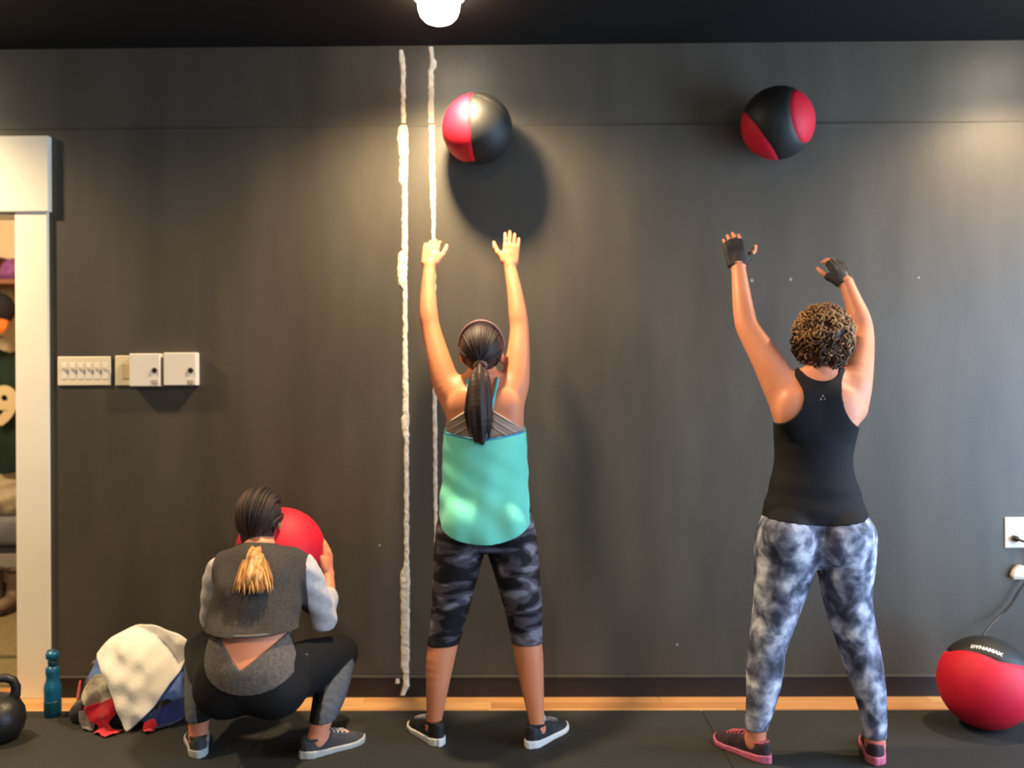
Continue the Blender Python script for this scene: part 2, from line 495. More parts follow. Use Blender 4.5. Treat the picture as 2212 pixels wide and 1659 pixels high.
# ------------------------------------------------------------------ the cloakroom behind the doorway
M_carpet = mat('olive_carpet', rgb(104,94,68), rough=0.95, col2=rgb(124,112,84), nscale=40, bump=0.4, bscale=200, spec=0.1)
M_carpet_edge = mat('dark_carpet_edge', rgb(66,58,40), rough=0.95)
f2 = struct(MB().box(-5.0, -1.6, 0.0, 2.5, -0.08, -0.004).build('floor_cloakroom', M_carpet))
for y0, y1 in ((0.001, 0.06), (0.061, 0.12)):
    MB().box(OX0+0.001, OX1-0.005, y0, y1, -0.004, 0.0).build('plank', rng.choice(M_oak), f2)
struct(MB().box(-5.0, -1.6, 2.35, 2.5, 0.0, 2.7).build('wall_cloakroom_far', M_cream))
struct(MB().box(-5.1, -5.0, 0.12, 2.5, 0.0, 2.7).build('wall_cloakroom_left', M_cream))
struct(MB().box(-1.6, -1.5, 0.12, 2.5, 0.0, 2.7).build('wall_cloakroom_right', M_cream))
struct(MB().box(-5.1, -1.5, 0.121, 2.5, 2.7, 2.8).build('ceiling_cloakroom', M_cream))
struct(MB().box(-3.75, OX0-0.001, 0.121, 0.14, 0.0, 2.7).build('wall_cloakroom_near', M_cream))
l = bpy.data.lights.new('cloakroom_lamp_light', 'POINT'); l.energy = 42; l.color = (1.0, 0.80, 0.55); l.shadow_soft_size = 0.12
lo_ = bpy.data.objects.new('cloakroom_lamp_light', l); C.objects.link(lo_); lo_.location = (-3.3, 0.8, 2.45)
cl = root('ceiling_lamp', (-3.3, 0.8, 2.56), 'round white ceiling lamp inside the cloakroom behind the doorway', 'lamp')
MB().lathe([(0.0, -0.06), (0.06, -0.055), (0.10, -0.03), (0.115, 0.0)], (-3.3, 0.8, 2.66), 24).build('lamp_shade', mat('lamp_opal', (1, 0.9, 0.75, 1), emit=(1, 0.82, 0.6, 1), estr=3), cl, smooth=True)
MB().lathe([(0.125, 0.0), (0.125, 0.038)], (-3.3, 0.8, 2.661), 24).build('base_plate', M_white, cl)

# ------------------------------------------------------------------ down-lights
M_bulb = mat('lit_bulb', (1, 0.95, 0.85, 1), emit=(1.0, 0.88, 0.66, 1), estr=26)
M_can = mat('lamp_trim_white', rgb(235,230,220), rough=0.4)
def downlight(x, y, label, power, spot=160):
    r = root('ceiling_downlight', (x, y, ZC), label, 'ceiling light', 'recessed ceiling downlights')
    MB().lathe([(0.098, -0.001), (0.1, -0.008), (0.088, -0.012), (0.06, -0.004)], (x, y, ZC), 40).build('trim_ring', M_can, r, smooth=True)
    MB().lathe([(0.080, -0.002), (0.081, -0.03), (0.078, -0.055), (0.070, -0.077), (0.054, -0.094), (0.032, -0.104), (0.006, -0.107)], (x, y, ZC), 40).build('bulb', M_bulb, r, smooth=True)
    l = bpy.data.lights.new('downlight_beam', 'SPOT'); l.energy = power; l.color = (1.0, 0.73, 0.42)
    l.spot_size = R(spot); l.spot_blend = 0.85; l.shadow_soft_size = 0.055
    o = bpy.data.objects.new('downlight_beam', l); C.objects.link(o); o.parent = r; o.location = (0, 0, -0.118)
    return r
LX = P(948, 20, -0.5).x
downlight(LX, -0.5, 'glowing recessed downlight in the black ceiling above the white wall seams', 185)
downlight(LX+2.55, -0.5, 'recessed downlight in the ceiling past the right picture edge', 120)
downlight(LX-2.55, -0.5, 'recessed downlight in the ceiling past the left picture edge, by the doorway', 185)
for i, x in enumerate((LX-2.55, LX, LX+2.55)):
    downlight(x, -3.0, ('recessed downlight behind the viewer on the doorway side', 'recessed downlight overhead, behind the middle of the view', 'recessed downlight behind the viewer on the window side')[i], 85)

# ------------------------------------------------------------------ torn plaster seams on the wall
def seam(name, label, rows, Yf, th, seed, children=()):
    rg = random.Random(seed)
    def poly(rows):
        L, Rr = [], []
        for i in range(len(rows)-1):
            (ya, la, ra), (yb, lb, rb) = rows[i], rows[i+1]
            n = max(1, int((yb-ya)/7))
            for j in range(n):
                t = j/n; y = ya+(yb-ya)*t; e = 1.1
                L.append((la+(lb-la)*t+rg.uniform(-e, e), y)); Rr.append((ra+(rb-ra)*t+rg.uniform(-e, e), y))
        L.append((rows[-1][1], rows[-1][0])); Rr.append((rows[-1][2], rows[-1][0]))
        return L, Rr
    def strip(rows, Yf, th):
        L, Rr = poly(rows); v = []; f = []
        for (lx, y), (rx, _) in zip(L, Rr):
            a = P(lx, y, Yf); b = P(rx, y, Yf); c = (a+b)/2
            t = th*rg.uniform(0.5, 1.0)
            v += [(a.x, Yf+0.0005, a.z), (a.x+(b.x-a.x)*0.25, Yf-t, a.z), (b.x-(b.x-a.x)*0.25, Yf-t*rg.uniform(0.5, 1), b.z), (b.x, Yf+0.0005, b.z)]
        for i in range(len(L)-1):
            q = i*4
            for k in range(3): f.append((q+k, q+k+1, q+k+5, q+k+4))
            f.append((q+3, q, q+4, q+7))
        f.append((0,1,2,3)); e = (len(L)-1)*4; f.append((e+3, e+2, e+1, e))
        return v, f
    v, f = strip(rows, Yf, th)
    b = P((rows[-1][1]+rows[-1][2])/2, rows[-1][0], Yf)
    o = mk(name, v, f, M_plaster, None, False, base=b)
    tag(o, label, 'wall seam', 'torn plaster seams')
    for rw, yy in children:
        v, f = strip(rw, yy, th); mk('flake', v, f, M_plaster, o, False)
    return o
seam('plaster_seam', 'wider ragged white plaster seam reaching the floor, left of the pair on the wall',
     [(270,866,877),(276,860,881),(300,858,883),(340,863,882),(390,862,881),(404,868,880),(540,868,881),(548,860,881),(580,858,880),(615,860,879),
      (626,870,880),(700,870,880),(895,870,883),(903,867,884),(940,869,884),(948,873,883),(1222,873,884),(1234,865,886),(1440,866,885),(1454,871,885)], 0.0, 0.006, 1,
     [([(108,861,871),(135,861,876),(150,865,876),(266,866,877)], 0.013), ([(1456,871,884),(1482,871,884),(1490,867,879),(1502,864,874)], -0.0135),
      ([(1466,854,862),(1476,853,863)], -0.0135)])
seam('plaster_seam', 'thinner white plaster seam behind the raised left hand, right of the pair on the wall',
     [(270,926,939),(300,927,939),(340,927,940),(440,929,941),(456,932,940),(830,934,944),(1000,936,945),(1180,938,945),(1440,941,946)], 0.0, 0.004, 2,
     [([(101,926,937),(125,928,938),(133,928,945),(146,927,944),(152,925,937),(266,925,938)], 0.013)])
# worn chips on the paint near the right-hand person
for (px, py, s) in ((1624,606,5),(1708,603,4),(1985,600,3),(820,1178,3),(1463,1392,3)):
    p = P(px, py, 0.0); rg = random.Random(px)
    pg = [(p.x+s*0.002*rg.uniform(.5,1.1)*math.cos(a*math.pi/4), p.z+s*0.002*rg.uniform(.5,1.1)*math.sin(a*math.pi/4)) for a in range(8)]
    MB().prism(pg, -0.001, 0.002).build('paint_chip', mat('chipped_filler', rgb(150,146,138), rough=0.9), wob)

# ------------------------------------------------------------------ switch plates and outlet
def bpx(x0, x1, y0, y1, Yb, th):
    a = P(x0, y1, Yb); b = P(x1, y0, Yb)
    return (a.x, b.x, Yb-th, Yb, a.z, b.z)
def wplate(name, label, cat, group, x0, x1, y0, y1, th, m):
    a = P((x0+x1)/2, y1, 0.0)
    r = root(name, (a.x, 0.0, a.z), label, cat, group)
    MB().box(*bpx(x0, x1, y0, y1, 0.0, th)).build('plate', m, r, bevel=min(0.004, th*0.4))
    return r
r = wplate('switch_plate', 'wide ivory wall plate with a row of six light switches beside the door casing', 'light switch', 'switches and controls by the door', 126, 240, 770, 833, 0.007, M_white2)
for i in range(6):
    x = 139+i*17.6
    s = MB().box(*bpx(x-5.6, x+5.6, 784, 819, -0.0068, 0.002)).build('switch', M_white, r, bevel=0.0008)
    MB().box(*bpx(x-3.2, x+3.2, 792, 799, -0.0088, 0.006)).build('toggle', mat('toggle_ivory', rgb(206,190,158), rough=0.4), s, bevel=0.001)  # toggles are a darker ivory than the plate
r = wplate('switch_plate', 'narrow ivory switch plate half covered by a white control box', 'light switch', 'switches and controls by the door', 250, 300, 768, 833, 0.007, M_white2)
s = MB().box(*bpx(264, 284, 786, 818, -0.0068, 0.003)).build('switch', mat('tan_switch', rgb(206,186,150), rough=0.4), r, bevel=0.001)
for x0, x1, lab in ((288, 353, 'boxy white wall control overlapping the narrow switch plate'), (361, 431, 'boxy white wall control farthest from the door casing')):
    r = wplate('control_box', lab, 'wall control', 'switches and controls by the door', x0, x1, 764 if x0 < 300 else 762, 835 if x0 < 300 else 833, 0.042, M_white)
    cx = x1-19; p = P(cx, 800, -0.042)
    MB().lathe([(0.0115, 0.0), (0.0115, 0.004), (0.009, 0.008)], (p.x, p.y+0.001, p.z), 20, axis='Y').build('knob', M_dark, r, smooth=False)
    MB().box(*bpx(cx-6, cx+6, 820, 829, -0.0415, 0.003)).build('button', mat('grey_button', rgb(176,168,156), rough=0.5), r, bevel=0.001)
r = wplate('wall_outlet', 'white power outlet on the wall above the red ball, black plug in it', 'outlet', None, 2170, 2214, 1117, 1183, 0.006, M_white)
for yy in (1138, 1165):
    p = P(2192, yy, -0.006)
    s = MB().lathe([(0.0165, 0.0), (0.0165, 0.002), (0.015, 0.003)], (p.x, -0.0055, p.z), 24, axis='Y').build('socket', M_white2, r)
    for dx in (-0.006, 0.006):
        MB().box(p.x+dx-0.001, p.x+dx+0.001, -0.0092, -0.008, p.z+0.001, p.z+0.009).build('slot', M_dark, s)
# black plug with its cord looping out of view and back down behind the ball
p = P(2192, 1163, -0.012)
r = root('power_cord', (P(2120, 1378, -0.1).x, -0.1, P(2120, 1378, -0.1).z), 'black power cord hanging from the outlet down behind the red ball', 'cord')
MB().lathe([(0.014, 0.0), (0.014, 0.016), (0.010, 0.026), (0.005, 0.034)], (p.x, -0.009, p.z), 16, axis='Y').build('plug', M_dark, r, smooth=True)
pts = [(p.x, -0.038, p.z), (p.x+0.02, -0.05, p.z-0.008)] + [tuple(P(x, y, Y)) for x, y, Y in ((2216,1172,-.05),(2238,1195,-.04),(2240,1225,-.03),(2222,1250,-.03),(2204,1272,-.03),(2186,1302,-.03),(2166,1325,-.032),(2146,1345,-.05),(2132,1362,-.07),(2122,1380,-.09),(2124,1400,-.07),(2140,1430,-.05),(2165,1470,-.03),(2200,1490,-.02))]
cv = bpy.data.curves.new('cord', 'CURVE'); cv.dimensions = '3D'; cv.bevel_depth = 0.0055; cv.bevel_resolution = 3
sp = cv.splines.new('BEZIER'); sp.bezier_points.add(len(pts)-1)
for b, q in zip(sp.bezier_points, pts): b.co = Vector(q)-r.location; b.handle_left_type = b.handle_right_type = 'AUTO'
tmp = bpy.data.objects.new('cord_tmp', cv); C.objects.link(tmp)
me = bpy.data.meshes.new_from_object(tmp.evaluated_get(bpy.context.evaluated_depsgraph_get())); bpy.data.objects.remove(tmp)
me.materials.append(M_dark); o = bpy.data.objects.new('cord', me); C.objects.link(o); o.parent = r
for q in me.polygons: q.use_smooth = True
# small white dome fitting below the outlet
p = P(2200, 1246, 0.0)
r = root('wall_fitting', (p.x, 0, p.z), 'small white domed plastic fitting on the wall under the outlet', 'wall fitting')
v = []; f = []; n = 14
a = P(2180, 1246, 0).x; b = P(2220, 1246, 0).x; rad = (b-a)/2
MB().prism([(p.x+rad*math.cos(math.pi*k/n), p.z+rad*1.35*math.sin(math.pi*k/n)) for k in range(n+1)], -0.03, 0.0).build('cover', M_white, r, bevel=0.007, smooth=True)
MB().box(p.x-rad*0.8, p.x+rad*0.8, -0.024, 0.0, p.z-0.006, p.z).build('base', M_white2, r, bevel=0.002)

# ------------------------------------------------------------------ medicine balls
M_red = mat('red_vinyl', rgb(210,22,50), rough=0.6, col2=rgb(200,16,44), nscale=14, bump=0.12, bscale=220, spec=0.4)
M_blk = mat('black_vinyl_panel', rgb(24,25,23), rough=0.55, bump=0.12, bscale=220, spec=0.5)
def plane3(a, b, c, inside):
    a, b, c, i = (Vector(x).normalized() for x in (a, b, c, inside))
    n = (b-a).cross(c-a).normalized(); d = n.dot(a)
    if n.dot(i) < d: n = -n; d = -d
    return n, d
def facing(c):
    """frame whose -y axis points from a ball to where the photographer stood: how the panels are turned"""
    v = (CAM-Vector(c)).normalized(); w = Vector((0,0,1)); u = w.cross(v).normalized(); w = v.cross(u)
    return Matrix((u, -v, w)).transposed()
def med_ball(label, c, r, leaves, base_mat, extra=()):
    """leaves = [(planes, material)]: a leaf panel is where every plane (n, d) has n.p > d on the unit sphere"""
    c = Vector(c); fr = facing(c)
    leaves = [([(fr@n, d) for n, d in ps], m) for ps, m in leaves]; extra = [(fr@n, d) for n, d in extra]
    ro = root('medicine_ball', c-Vector((0,0,r)), label, 'medicine ball', 'red and black medicine balls')
    bm = bmesh.new(); bmesh.ops.create_icosphere(bm, subdivisions=5, radius=1.0)
    planes = [pl for ps, _ in leaves for pl in ps] + list(extra)
    for n, d in planes:
        bmesh.ops.bisect_plane(bm, geom=list(bm.verts)+list(bm.edges)+list(bm.faces), dist=1e-4, plane_co=n*d, plane_no=n)
    bm.normal_update()
    groups = {}
    for fc in bm.faces:
        p = fc.calc_center_median().normalized(); key = None
        for i, (ps, m) in enumerate(leaves):
            if all(n.dot(p) > d for n, d in ps): key = ('leaf', i); break
        if key is None: key = ('base',) + tuple(n.dot(p) > d for n, d in extra)
        groups.setdefault(key, []).append(fc)
    # seam groove: pull the skin in where two panels meet
    bd = set()
    fk = {fc: k for k, fs in groups.items() for fc in fs}
    seam_co = [v.co.copy().normalized() for v in bm.verts if len({fk[q] for q in v.link_faces}) > 1]
    S = np.array(seam_co) if seam_co else np.zeros((1,3))
    cos = np.array([v.co.normalized() for v in bm.verts])
    dm = np.full(len(cos), 9.0)
    for i0 in range(0, len(cos), 2000):
        dd = ((cos[i0:i0+2000,None,:]-S[None])**2).sum(2); dm[i0:i0+2000] = np.sqrt(dd.min(1))
    sc_ = 1-0.030*np.exp(-(dm/0.035)**2)
    P_ = cos*sc_[:,None]*r + np.array(c)
    bm.verts.index_update()
    for k, fs in groups.items():
        ids = {}; vv = []; ff = []
        for fc in fs:
            q = []
            for v in fc.verts:
                if v.index not in ids: ids[v.index] = len(vv); vv.append(P_[v.index])
                q.append(ids[v.index])
            ff.append(q)
        m = leaves[k[1]][1] if k[0] == 'leaf' else base_mat
        o = mk('panel', vv, ff, m, ro)
    bm.free()
    return ro
def pl(n, d): n = Vector(n); return (n.normalized(), d)
c1 = P(1031, 279, -0.155)
med_ball('red and black medicine ball in the air above the person in turquoise', c1, 0.146,
         [([pl((-.97,.17,-.06), 0.03), pl((-.25,-.25,.93), -0.70)], M_red)], M_blk, extra=[pl((.5,.5,.7), 0.45)])
c2 = P(1680, 266, -0.16)
med_ball('mostly black medicine ball in the air above the person in black tank top', c2, 0.149,
         [([plane3((.43,-.33,.84), (.36,-.92,.14), (.71,-.37,-.6), (1,0,.2)), pl((.4,-1,.1), -0.45)], M_red),
          ([pl((-.83,-.10,-.56), 0.56), pl((-.5,-1,-.4), -0.3)], M_red)], M_blk)
c4 = P(2129, 1474, -0.40); c4.z = ZM+0.1755
b4 = med_ball('large red medicine ball with a black lettered panel resting on the floor mat', c4, 0.175,
         [([plane3((-.72,-.40,.57), (.0,-.83,.56), (.60,-.76,.24), (0,-.2,1)), plane3((-.72,-.40,.57), (-.82,-.1,.6), (-.7,.4,.6), (0,0,1)), plane3((.60,-.76,.24), (.88,-.36,.33), (.9,.3,.4), (0,-.2,1))], M_blk)], M_red,
         extra=[])
def ball_text(txt, c, r, nx, nz, size, ang, m, parent):
    """lettering printed on a ball: text mesh bent onto the sphere around the point seen at (nx, nz)"""
    n = facing(c) @ Vector((nx, -math.sqrt(1-nx*nx-nz*nz), nz))
    cu = bpy.data.curves.new('lettering', 'FONT'); cu.body = txt; cu.size = size; cu.align_x = 'CENTER'; cu.align_y = 'CENTER'; cu.offset = 0.0012
    t = bpy.data.objects.new('tmp_text', cu); C.objects.link(t)
    me = bpy.data.meshes.new_from_object(t.evaluated_get(bpy.context.evaluated_depsgraph_get())); bpy.data.objects.remove(t)
    bm = bmesh.new(); bm.from_mesh(me)
    bmesh.ops.triangulate(bm, faces=bm.faces); bmesh.ops.subdivide_edges(bm, edges=bm.edges, cuts=1)
    u = facing(c) @ Vector((1,0,0)); u = (u-n*u.dot(n)).normalized(); v = n.cross(u)
    u2 = u*math.cos(ang)+v*math.sin(ang); v2 = -u*math.sin(ang)+v*math.cos(ang)
    vs = []
    for q in bm.verts:
        d = (n*r + u2*q.co.x + v2*q.co.y).normalized(); vs.append(tuple(c+d*(r+0.0012)))
    bm.verts.index_update()
    fs = [[q.index for q in fc.verts] for fc in bm.faces]; bm.free()
    return mk('lettering', vs, fs, m, parent, False)
ball_text('DYNAMAX', c4, 0.175, (2131-2129)/98, (1474-1407)/98, 0.023, R(-13), mat('white_print', rgb(225,225,222), rough=0.6), b4.children[0] if False else b4)
c3 = P(606, 1192, -0.33)
med_ball('red medicine ball held by the crouching person', c3, 0.175,
         [([pl((.2,.9,.4), 0.35), pl((-.2,.9,-.4), 0.35)], M_blk)], M_red, extra=[])

# ------------------------------------------------------------------ kettlebell
k0 = ground(-10, 1613, ZM); k0.y += 0.07; k0.x = P(-9, 1575, k0.y).x
r = root('kettlebell', (k0.x, k0.y, ZM), 'black kettlebell on the floor mat at the left picture edge', 'kettlebell')
M_iron = mat('black_cast_iron', rgb(30,31,33), rough=0.38, bump=0.15, bscale=140, spec=0.6)
prof = [(0.06, 0.0), (0.082, 0.012), (0.098, 0.04), (0.105, 0.075), (0.100, 0.11), (0.084, 0.14), (0.055, 0.163), (0.02, 0.172)]
MB().lathe(prof, (k0.x, k0.y, ZM), 40).build('bell', M_iron, r, smooth=True)
ca, sa = math.cos(0.5), math.sin(0.5)
hp = [(-0.055, .13), (-0.066, .16), (-0.068, .19), (-0.058, .215), (-0.035, .228), (0, .231), (0.035, .228), (0.058, .215), (0.068, .19), (0.066, .16), (0.055, .13)]
MB().tube([(k0.x+u*ca, k0.y+u*sa, ZM+z) for u, z in hp], [.02,.019,.018,.0175,.017,.017,.017,.0175,.018,.019,.02], 14).build('handle', M_iron, r, smooth=True)

# ------------------------------------------------------------------ water bottle
b0 = ground(114, 1546, ZM)
hpx = lambda y: P(114, y, b0.y).z - ZM
M_blue = mat('teal_blue_plastic', rgb(24,112,158), rough=0.3, spec=0.5, col2=rgb(18,92,134), nscale=12)
M_blue2 = mat('deep_teal_plastic', rgb(14,74,98), rough=0.35)
r = root('water_bottle', (b0.x, b0.y, ZM), 'slim teal blue water bottle standing at the foot of the door casing', 'bottle')
prof = [(0.020, 0.0), (0.0315, 0.003), (0.0325, 0.02), (0.0325, hpx(1500)), (0.0335, hpx(1490)), (0.0325, hpx(1480)), (0.026, hpx(1470)), (0.024, hpx(1462)), (0.027, hpx(1452)), (0.026, hpx(1443)), (0.018, hpx(1438))]
bo = MB().lathe(prof, (b0.x, b0.y, ZM), 32).build('body', M_blue, r, smooth=True)
MB().lathe([(0.0328, 0.012), (0.0334, 0.016), (0.0334, hpx(1514)), (0.0328, hpx(1512))], (b0.x, b0.y, ZM), 32).build('grip_band', M_blue2, bo, smooth=True)
MB().lathe([(0.0175, hpx(1440)), (0.0175, hpx(1424))], (b0.x, b0.y, ZM), 24).build('neck', M_blue2, r, smooth=True)
cp = MB().lathe([(0.017, hpx(1425)), (0.025, hpx(1421)), (0.026, hpx(1412)), (0.022, hpx(1408)), (0.010, hpx(1406))], (b0.x, b0.y, ZM), 24).build('cap', M_blue, r, smooth=True)
MB().tube([(b0.x+0.02*math.cos(t), b0.y-0.004, ZM+hpx(1409)+0.012*math.sin(t)) for t in np.linspace(0, math.pi, 9)], 0.0025, 8).build('loop', M_blue2, cp, smooth=True)

# ------------------------------------------------------------------ heap of clothes by the wall
hc = Vector((P(292, 1500, -0.21).x, -0.215, ZM)); HR = (0.205, 0.165, P(292, 1366, -0.2).z-ZM)
pile_rng = np.random.default_rng(3)
def heap_front(x, z, grow=0.0):
    q = 1-((x-hc.x)/(HR[0]+grow))**2-(max(z-ZM, 0)/(HR[2]+grow))**2
    return hc.y-(HR[1]+grow)*math.sqrt(max(q, 0.0))
def wrinkle(seed, amp):
    g = np.random.default_rng(seed); W_ = [(g.uniform(22, 95), g.uniform(0, 2*math.pi), g.uniform(0, 6.28), g.uniform(.4, 1)) for _ in range(6)]
    return lambda x, z: amp*sum(w*math.sin(f*(x*math.cos(a)+z*math.sin(a))+p) for f, a, p, w in W_)/2.2
def drape(name, label, cat, poly, layer, m, seed, amp=0.007, th=0.005, rings=22, seg=96, lay=0.0):
    """a cloth lying over the heap: a rounded outline of its own that follows the heap's surface, with folds and thickness"""
    pts = [P(x, y, -0.33) for x, y in poly]; n = len(pts)
    loop = []
    for i in range(n):
        p0, p1, p2, p3 = (pts[(i+j-1) % n] for j in range(4))
        m_ = seg//n
        for k in range(m_):
            t = k/m_
            q = p1*(1-t)+p2*t
            cr = 0.5*((2*p1)+(p2-p0)*t+(2*p0-5*p1+4*p2-p3)*t*t+(3*p1-p0-3*p2+p3)*t**3)
            loop.append(q*0.55+cr*0.45)
    cen = sum(loop, Vector())/len(loop); wr = wrinkle(seed, amp); S = len(loop)
    v = []; f = []
    for i in range(rings+1):
        s = i/rings
        for k in range(S):
            q = cen*(1-s)+loop[k]*s
            z = max(q.z, ZM+0.006); over = max(ZM+0.006-q.z, 0)
            y = heap_front(q.x, z, 0.012*layer+0.004) - wr(q.x, z) - 0.004*layer - over*1.6 - lay
            v.append((q.x, min(y, -0.04), z + (abs(wr(q.x*1.7, q.y))*0.8 if over > 0 else 0)))
    for i in range(rings):
        for k in range(S):
            k2 = (k+1) % S
            f.append((i*S+k, i*S+k2, (i+1)*S+k2, (i+1)*S+k))
    nv = len(v); v2 = [(x, y+th, z) for x, y, z in v]
    e = rings*S
    f2 = [tuple(nv+i for i in reversed(q)) for q in f] + [(e+k, e+(k+1) % S, nv+e+(k+1) % S, nv+e+k) for k in range(S)]
    o = mk(name, v+v2, f+f2, m, None, True, base=(cen.x, -0.3, ZM))
    bm = bmesh.new(); bm.from_mesh(o.data); bmesh.ops.remove_doubles(bm, verts=bm.verts, dist=1e-5); bmesh.ops.recalc_face_normals(bm, faces=bm.faces); bm.to_mesh(o.data); bm.free()
    tag(o, label, cat, 'clothes in the heap by the door')
    return o
M_charc = mat('charcoal_print_cloth', rgb(44,40,42), rough=0.9, col2=rgb(96,88,84), nscale=26, lo=0.52, hi=0.62, bump=0.3, bscale=60)
ell_h = ell(hc, HR, k=0.02)
def hd(X, Y, Z): return 0.006*np.sin(X*47+Z*31)+0.006*np.sin(Z*53-X*21+Y*30)+0.004*np.sin(X*90+1)
hb = solid('bundled_jacket', [ell_h, ell(hc+Vector((-.12,-.06,.03)), (.11,.09,.07)), ell(hc+Vector((.12,-.05,.04)), (.09,.1,.08))], 0.006, M_charc, None, cuts=[lambda X, Y, Z: ZM+0.001-Z+0*X+0*Y], disp=hd)
tag(hb, 'dark printed jacket bundled at the bottom of the clothes heap', 'clothing', 'clothes in the heap by the door')
cloth = lambda n, a, b, s=9: mat(n, rgb(*a), rough=0.9, col2=rgb(*b), nscale=s, bump=0.25, bscale=90, sheen=0.2)
drape('blue_shirt', 'royal blue shirt under the white towel on the clothes heap', 'clothing',
      [(200,1440),(206,1408),(232,1392),(300,1372),(360,1392),(388,1412),(404,1470),(412,1520),(414,1556),(372,1562),(330,1556),(270,1500),(236,1462),(196,1468)], 1.0, cloth('blue_cotton', (62,88,152), (112,140,192), 7), 11, amp=0.010, lay=0.012)
drape('navy_shorts', 'navy shorts bunched on the floor beside the crouching person', 'clothing',
      [(340,1528),(376,1512),(412,1524),(422,1562),(392,1570),(346,1568)], 2.4, cloth('navy_cotton', (34,44,92), (46,58,112)), 12, amp=0.01, lay=0.035)
drape('beige_sweater', 'beige knitted sweater folded below the blue shirt', 'clothing',
      [(192,1476),(214,1452),(246,1450),(262,1476),(262,1506),(228,1516),(198,1512),(186,1496)], 1.7, cloth('beige_wool', (158,146,122), (206,196,172), 22), 13, amp=0.014, lay=0.01)
drape('red_shirt', 'bright red shirt trailing from the heap onto the floor mat', 'clothing',
      [(204,1512),(238,1502),(272,1488),(276,1520),(262,1540),(270,1554),(290,1564),(268,1576),(236,1572),(234,1548),(212,1536)], 2.2, cloth('red_cotton', (206,24,44), (176,14,34)), 14, amp=0.013, lay=0.02)
drape('red_glove', 'small red glove poking out at the left of the clothes heap', 'clothing',
      [(163,1476),(176,1470),(182,1482),(180,1502),(170,1508),(163,1496)], 1.0, MATS['red_cotton'], 15, lay=0.03, seg=48, rings=10)
drape('red_sock', 'small red sock under the corner of the white towel', 'clothing',
      [(336,1540),(350,1536),(358,1550),(356,1566),(342,1566),(334,1554)], 2.4, MATS['red_cotton'], 16, lay=0.05, seg=48, rings=10)
drape('grey_sock', 'rumpled grey sock on the floor under the red shirt', 'clothing',
      [(180,1530),(206,1522),(224,1538),(226,1562),(204,1564),(186,1552)], 1.4, cloth('grey_knit', (70,64,62), (128,120,114), 30), 17, lay=0.02, seg=48, rings=12)
drape('white_towel', 'white towel thrown over the top of the clothes heap', 'towel',
      [(216,1408),(238,1378),(276,1361),(310,1360),(348,1372),(389,1392),(386,1430),(376,1462),(350,1510),(328,1534),(302,1556),(288,1530),(270,1488),(248,1448)], 2.6, mat('white_terry', rgb(236,230,220), rough=0.95, bump=0.35, bscale=220, sheen=0.3), 18, amp=0.009, rings=34, lay=0.034)

# ------------------------------------------------------------------ things in the cloakroom
YB = 2.0
def PB(x, y, Y=YB): return P(x, y, Y)
# wall shelf and peg rail
M_shelf = mat('brown_wood', rgb(112,66,40), rough=0.6, col2=rgb(134,82,50), nscale=6, nstretch=(1,8,8))
z = PB(10, 606).z
r = root('wall_shelf', (PB(-30, 606).x, 2.2, z), 'brown wooden shelf on the cloakroom wall seen through the doorway', 'shelf')
MB().box(PB(-160, 0).x, PB(70, 0).x, 1.92, 2.35, z-0.03, z).build('board', M_shelf, r, bevel=0.003)
for px in (-120, 30):
    x = PB(px, 0).x
    MB().prism([(0,0)], 0, 1) if False else None
    MB().box(x-0.015, x+0.015, 2.30, 2.35, z-0.2, z-0.03).box(x-0.015, x+0.015, 2.0, 2.30, z-0.06, z-0.03).build('bracket', M_shelf, r, bevel=0.002)
MB().box(PB(-160, 0).x, PB(70, 0).x, 2.33, 2.35, z-0.18, z-0.09).build('back_rail', M_shelf, r)
# purple knitted hat and brown box on the shelf
c = PB(30, 590, 2.05)
r = root('knitted_hat', (c.x, c.y, z), 'purple knitted hat on the cloakroom shelf', 'hat')
MB().lathe([(0.078, 0.02), (0.082, 0.05), (0.078, 0.085), (0.062, 0.12), (0.036, 0.142), (0.01, 0.15)], (c.x, c.y, z), 28).build('crown', mat('purple_knit', rgb(104,54,106), rough=0.95, col2=rgb(134,78,130), nscale=30, bump=0.4, bscale=90), r, smooth=True)
MB().lathe([(0.076, 0.001), (0.088, 0.004), (0.089, 0.032), (0.08, 0.036)], (c.x, c.y, z), 28).build('cuff', mat('purple_cuff', rgb(90,44,92), rough=0.95), r, smooth=True)
c = PB(-20, 600, 2.1)
r = root('storage_box', (c.x, c.y, z), 'reddish brown box on the cloakroom shelf beside the purple hat', 'box')
x1 = PB(-6, 0, 2.1).x
MB().box(x1-0.3, x1, 2.0, 2.25, z+0.001, z+0.14).build('body', mat('red_brown_card', rgb(110,52,36), rough=0.8), r, bevel=0.004)
MB().box(x1-0.304, x1+0.004, 1.996, 2.254, z+0.14, z+0.17).build('lid', mat('red_brown_lid', rgb(96,44,30), rough=0.8), r, bevel=0.004)
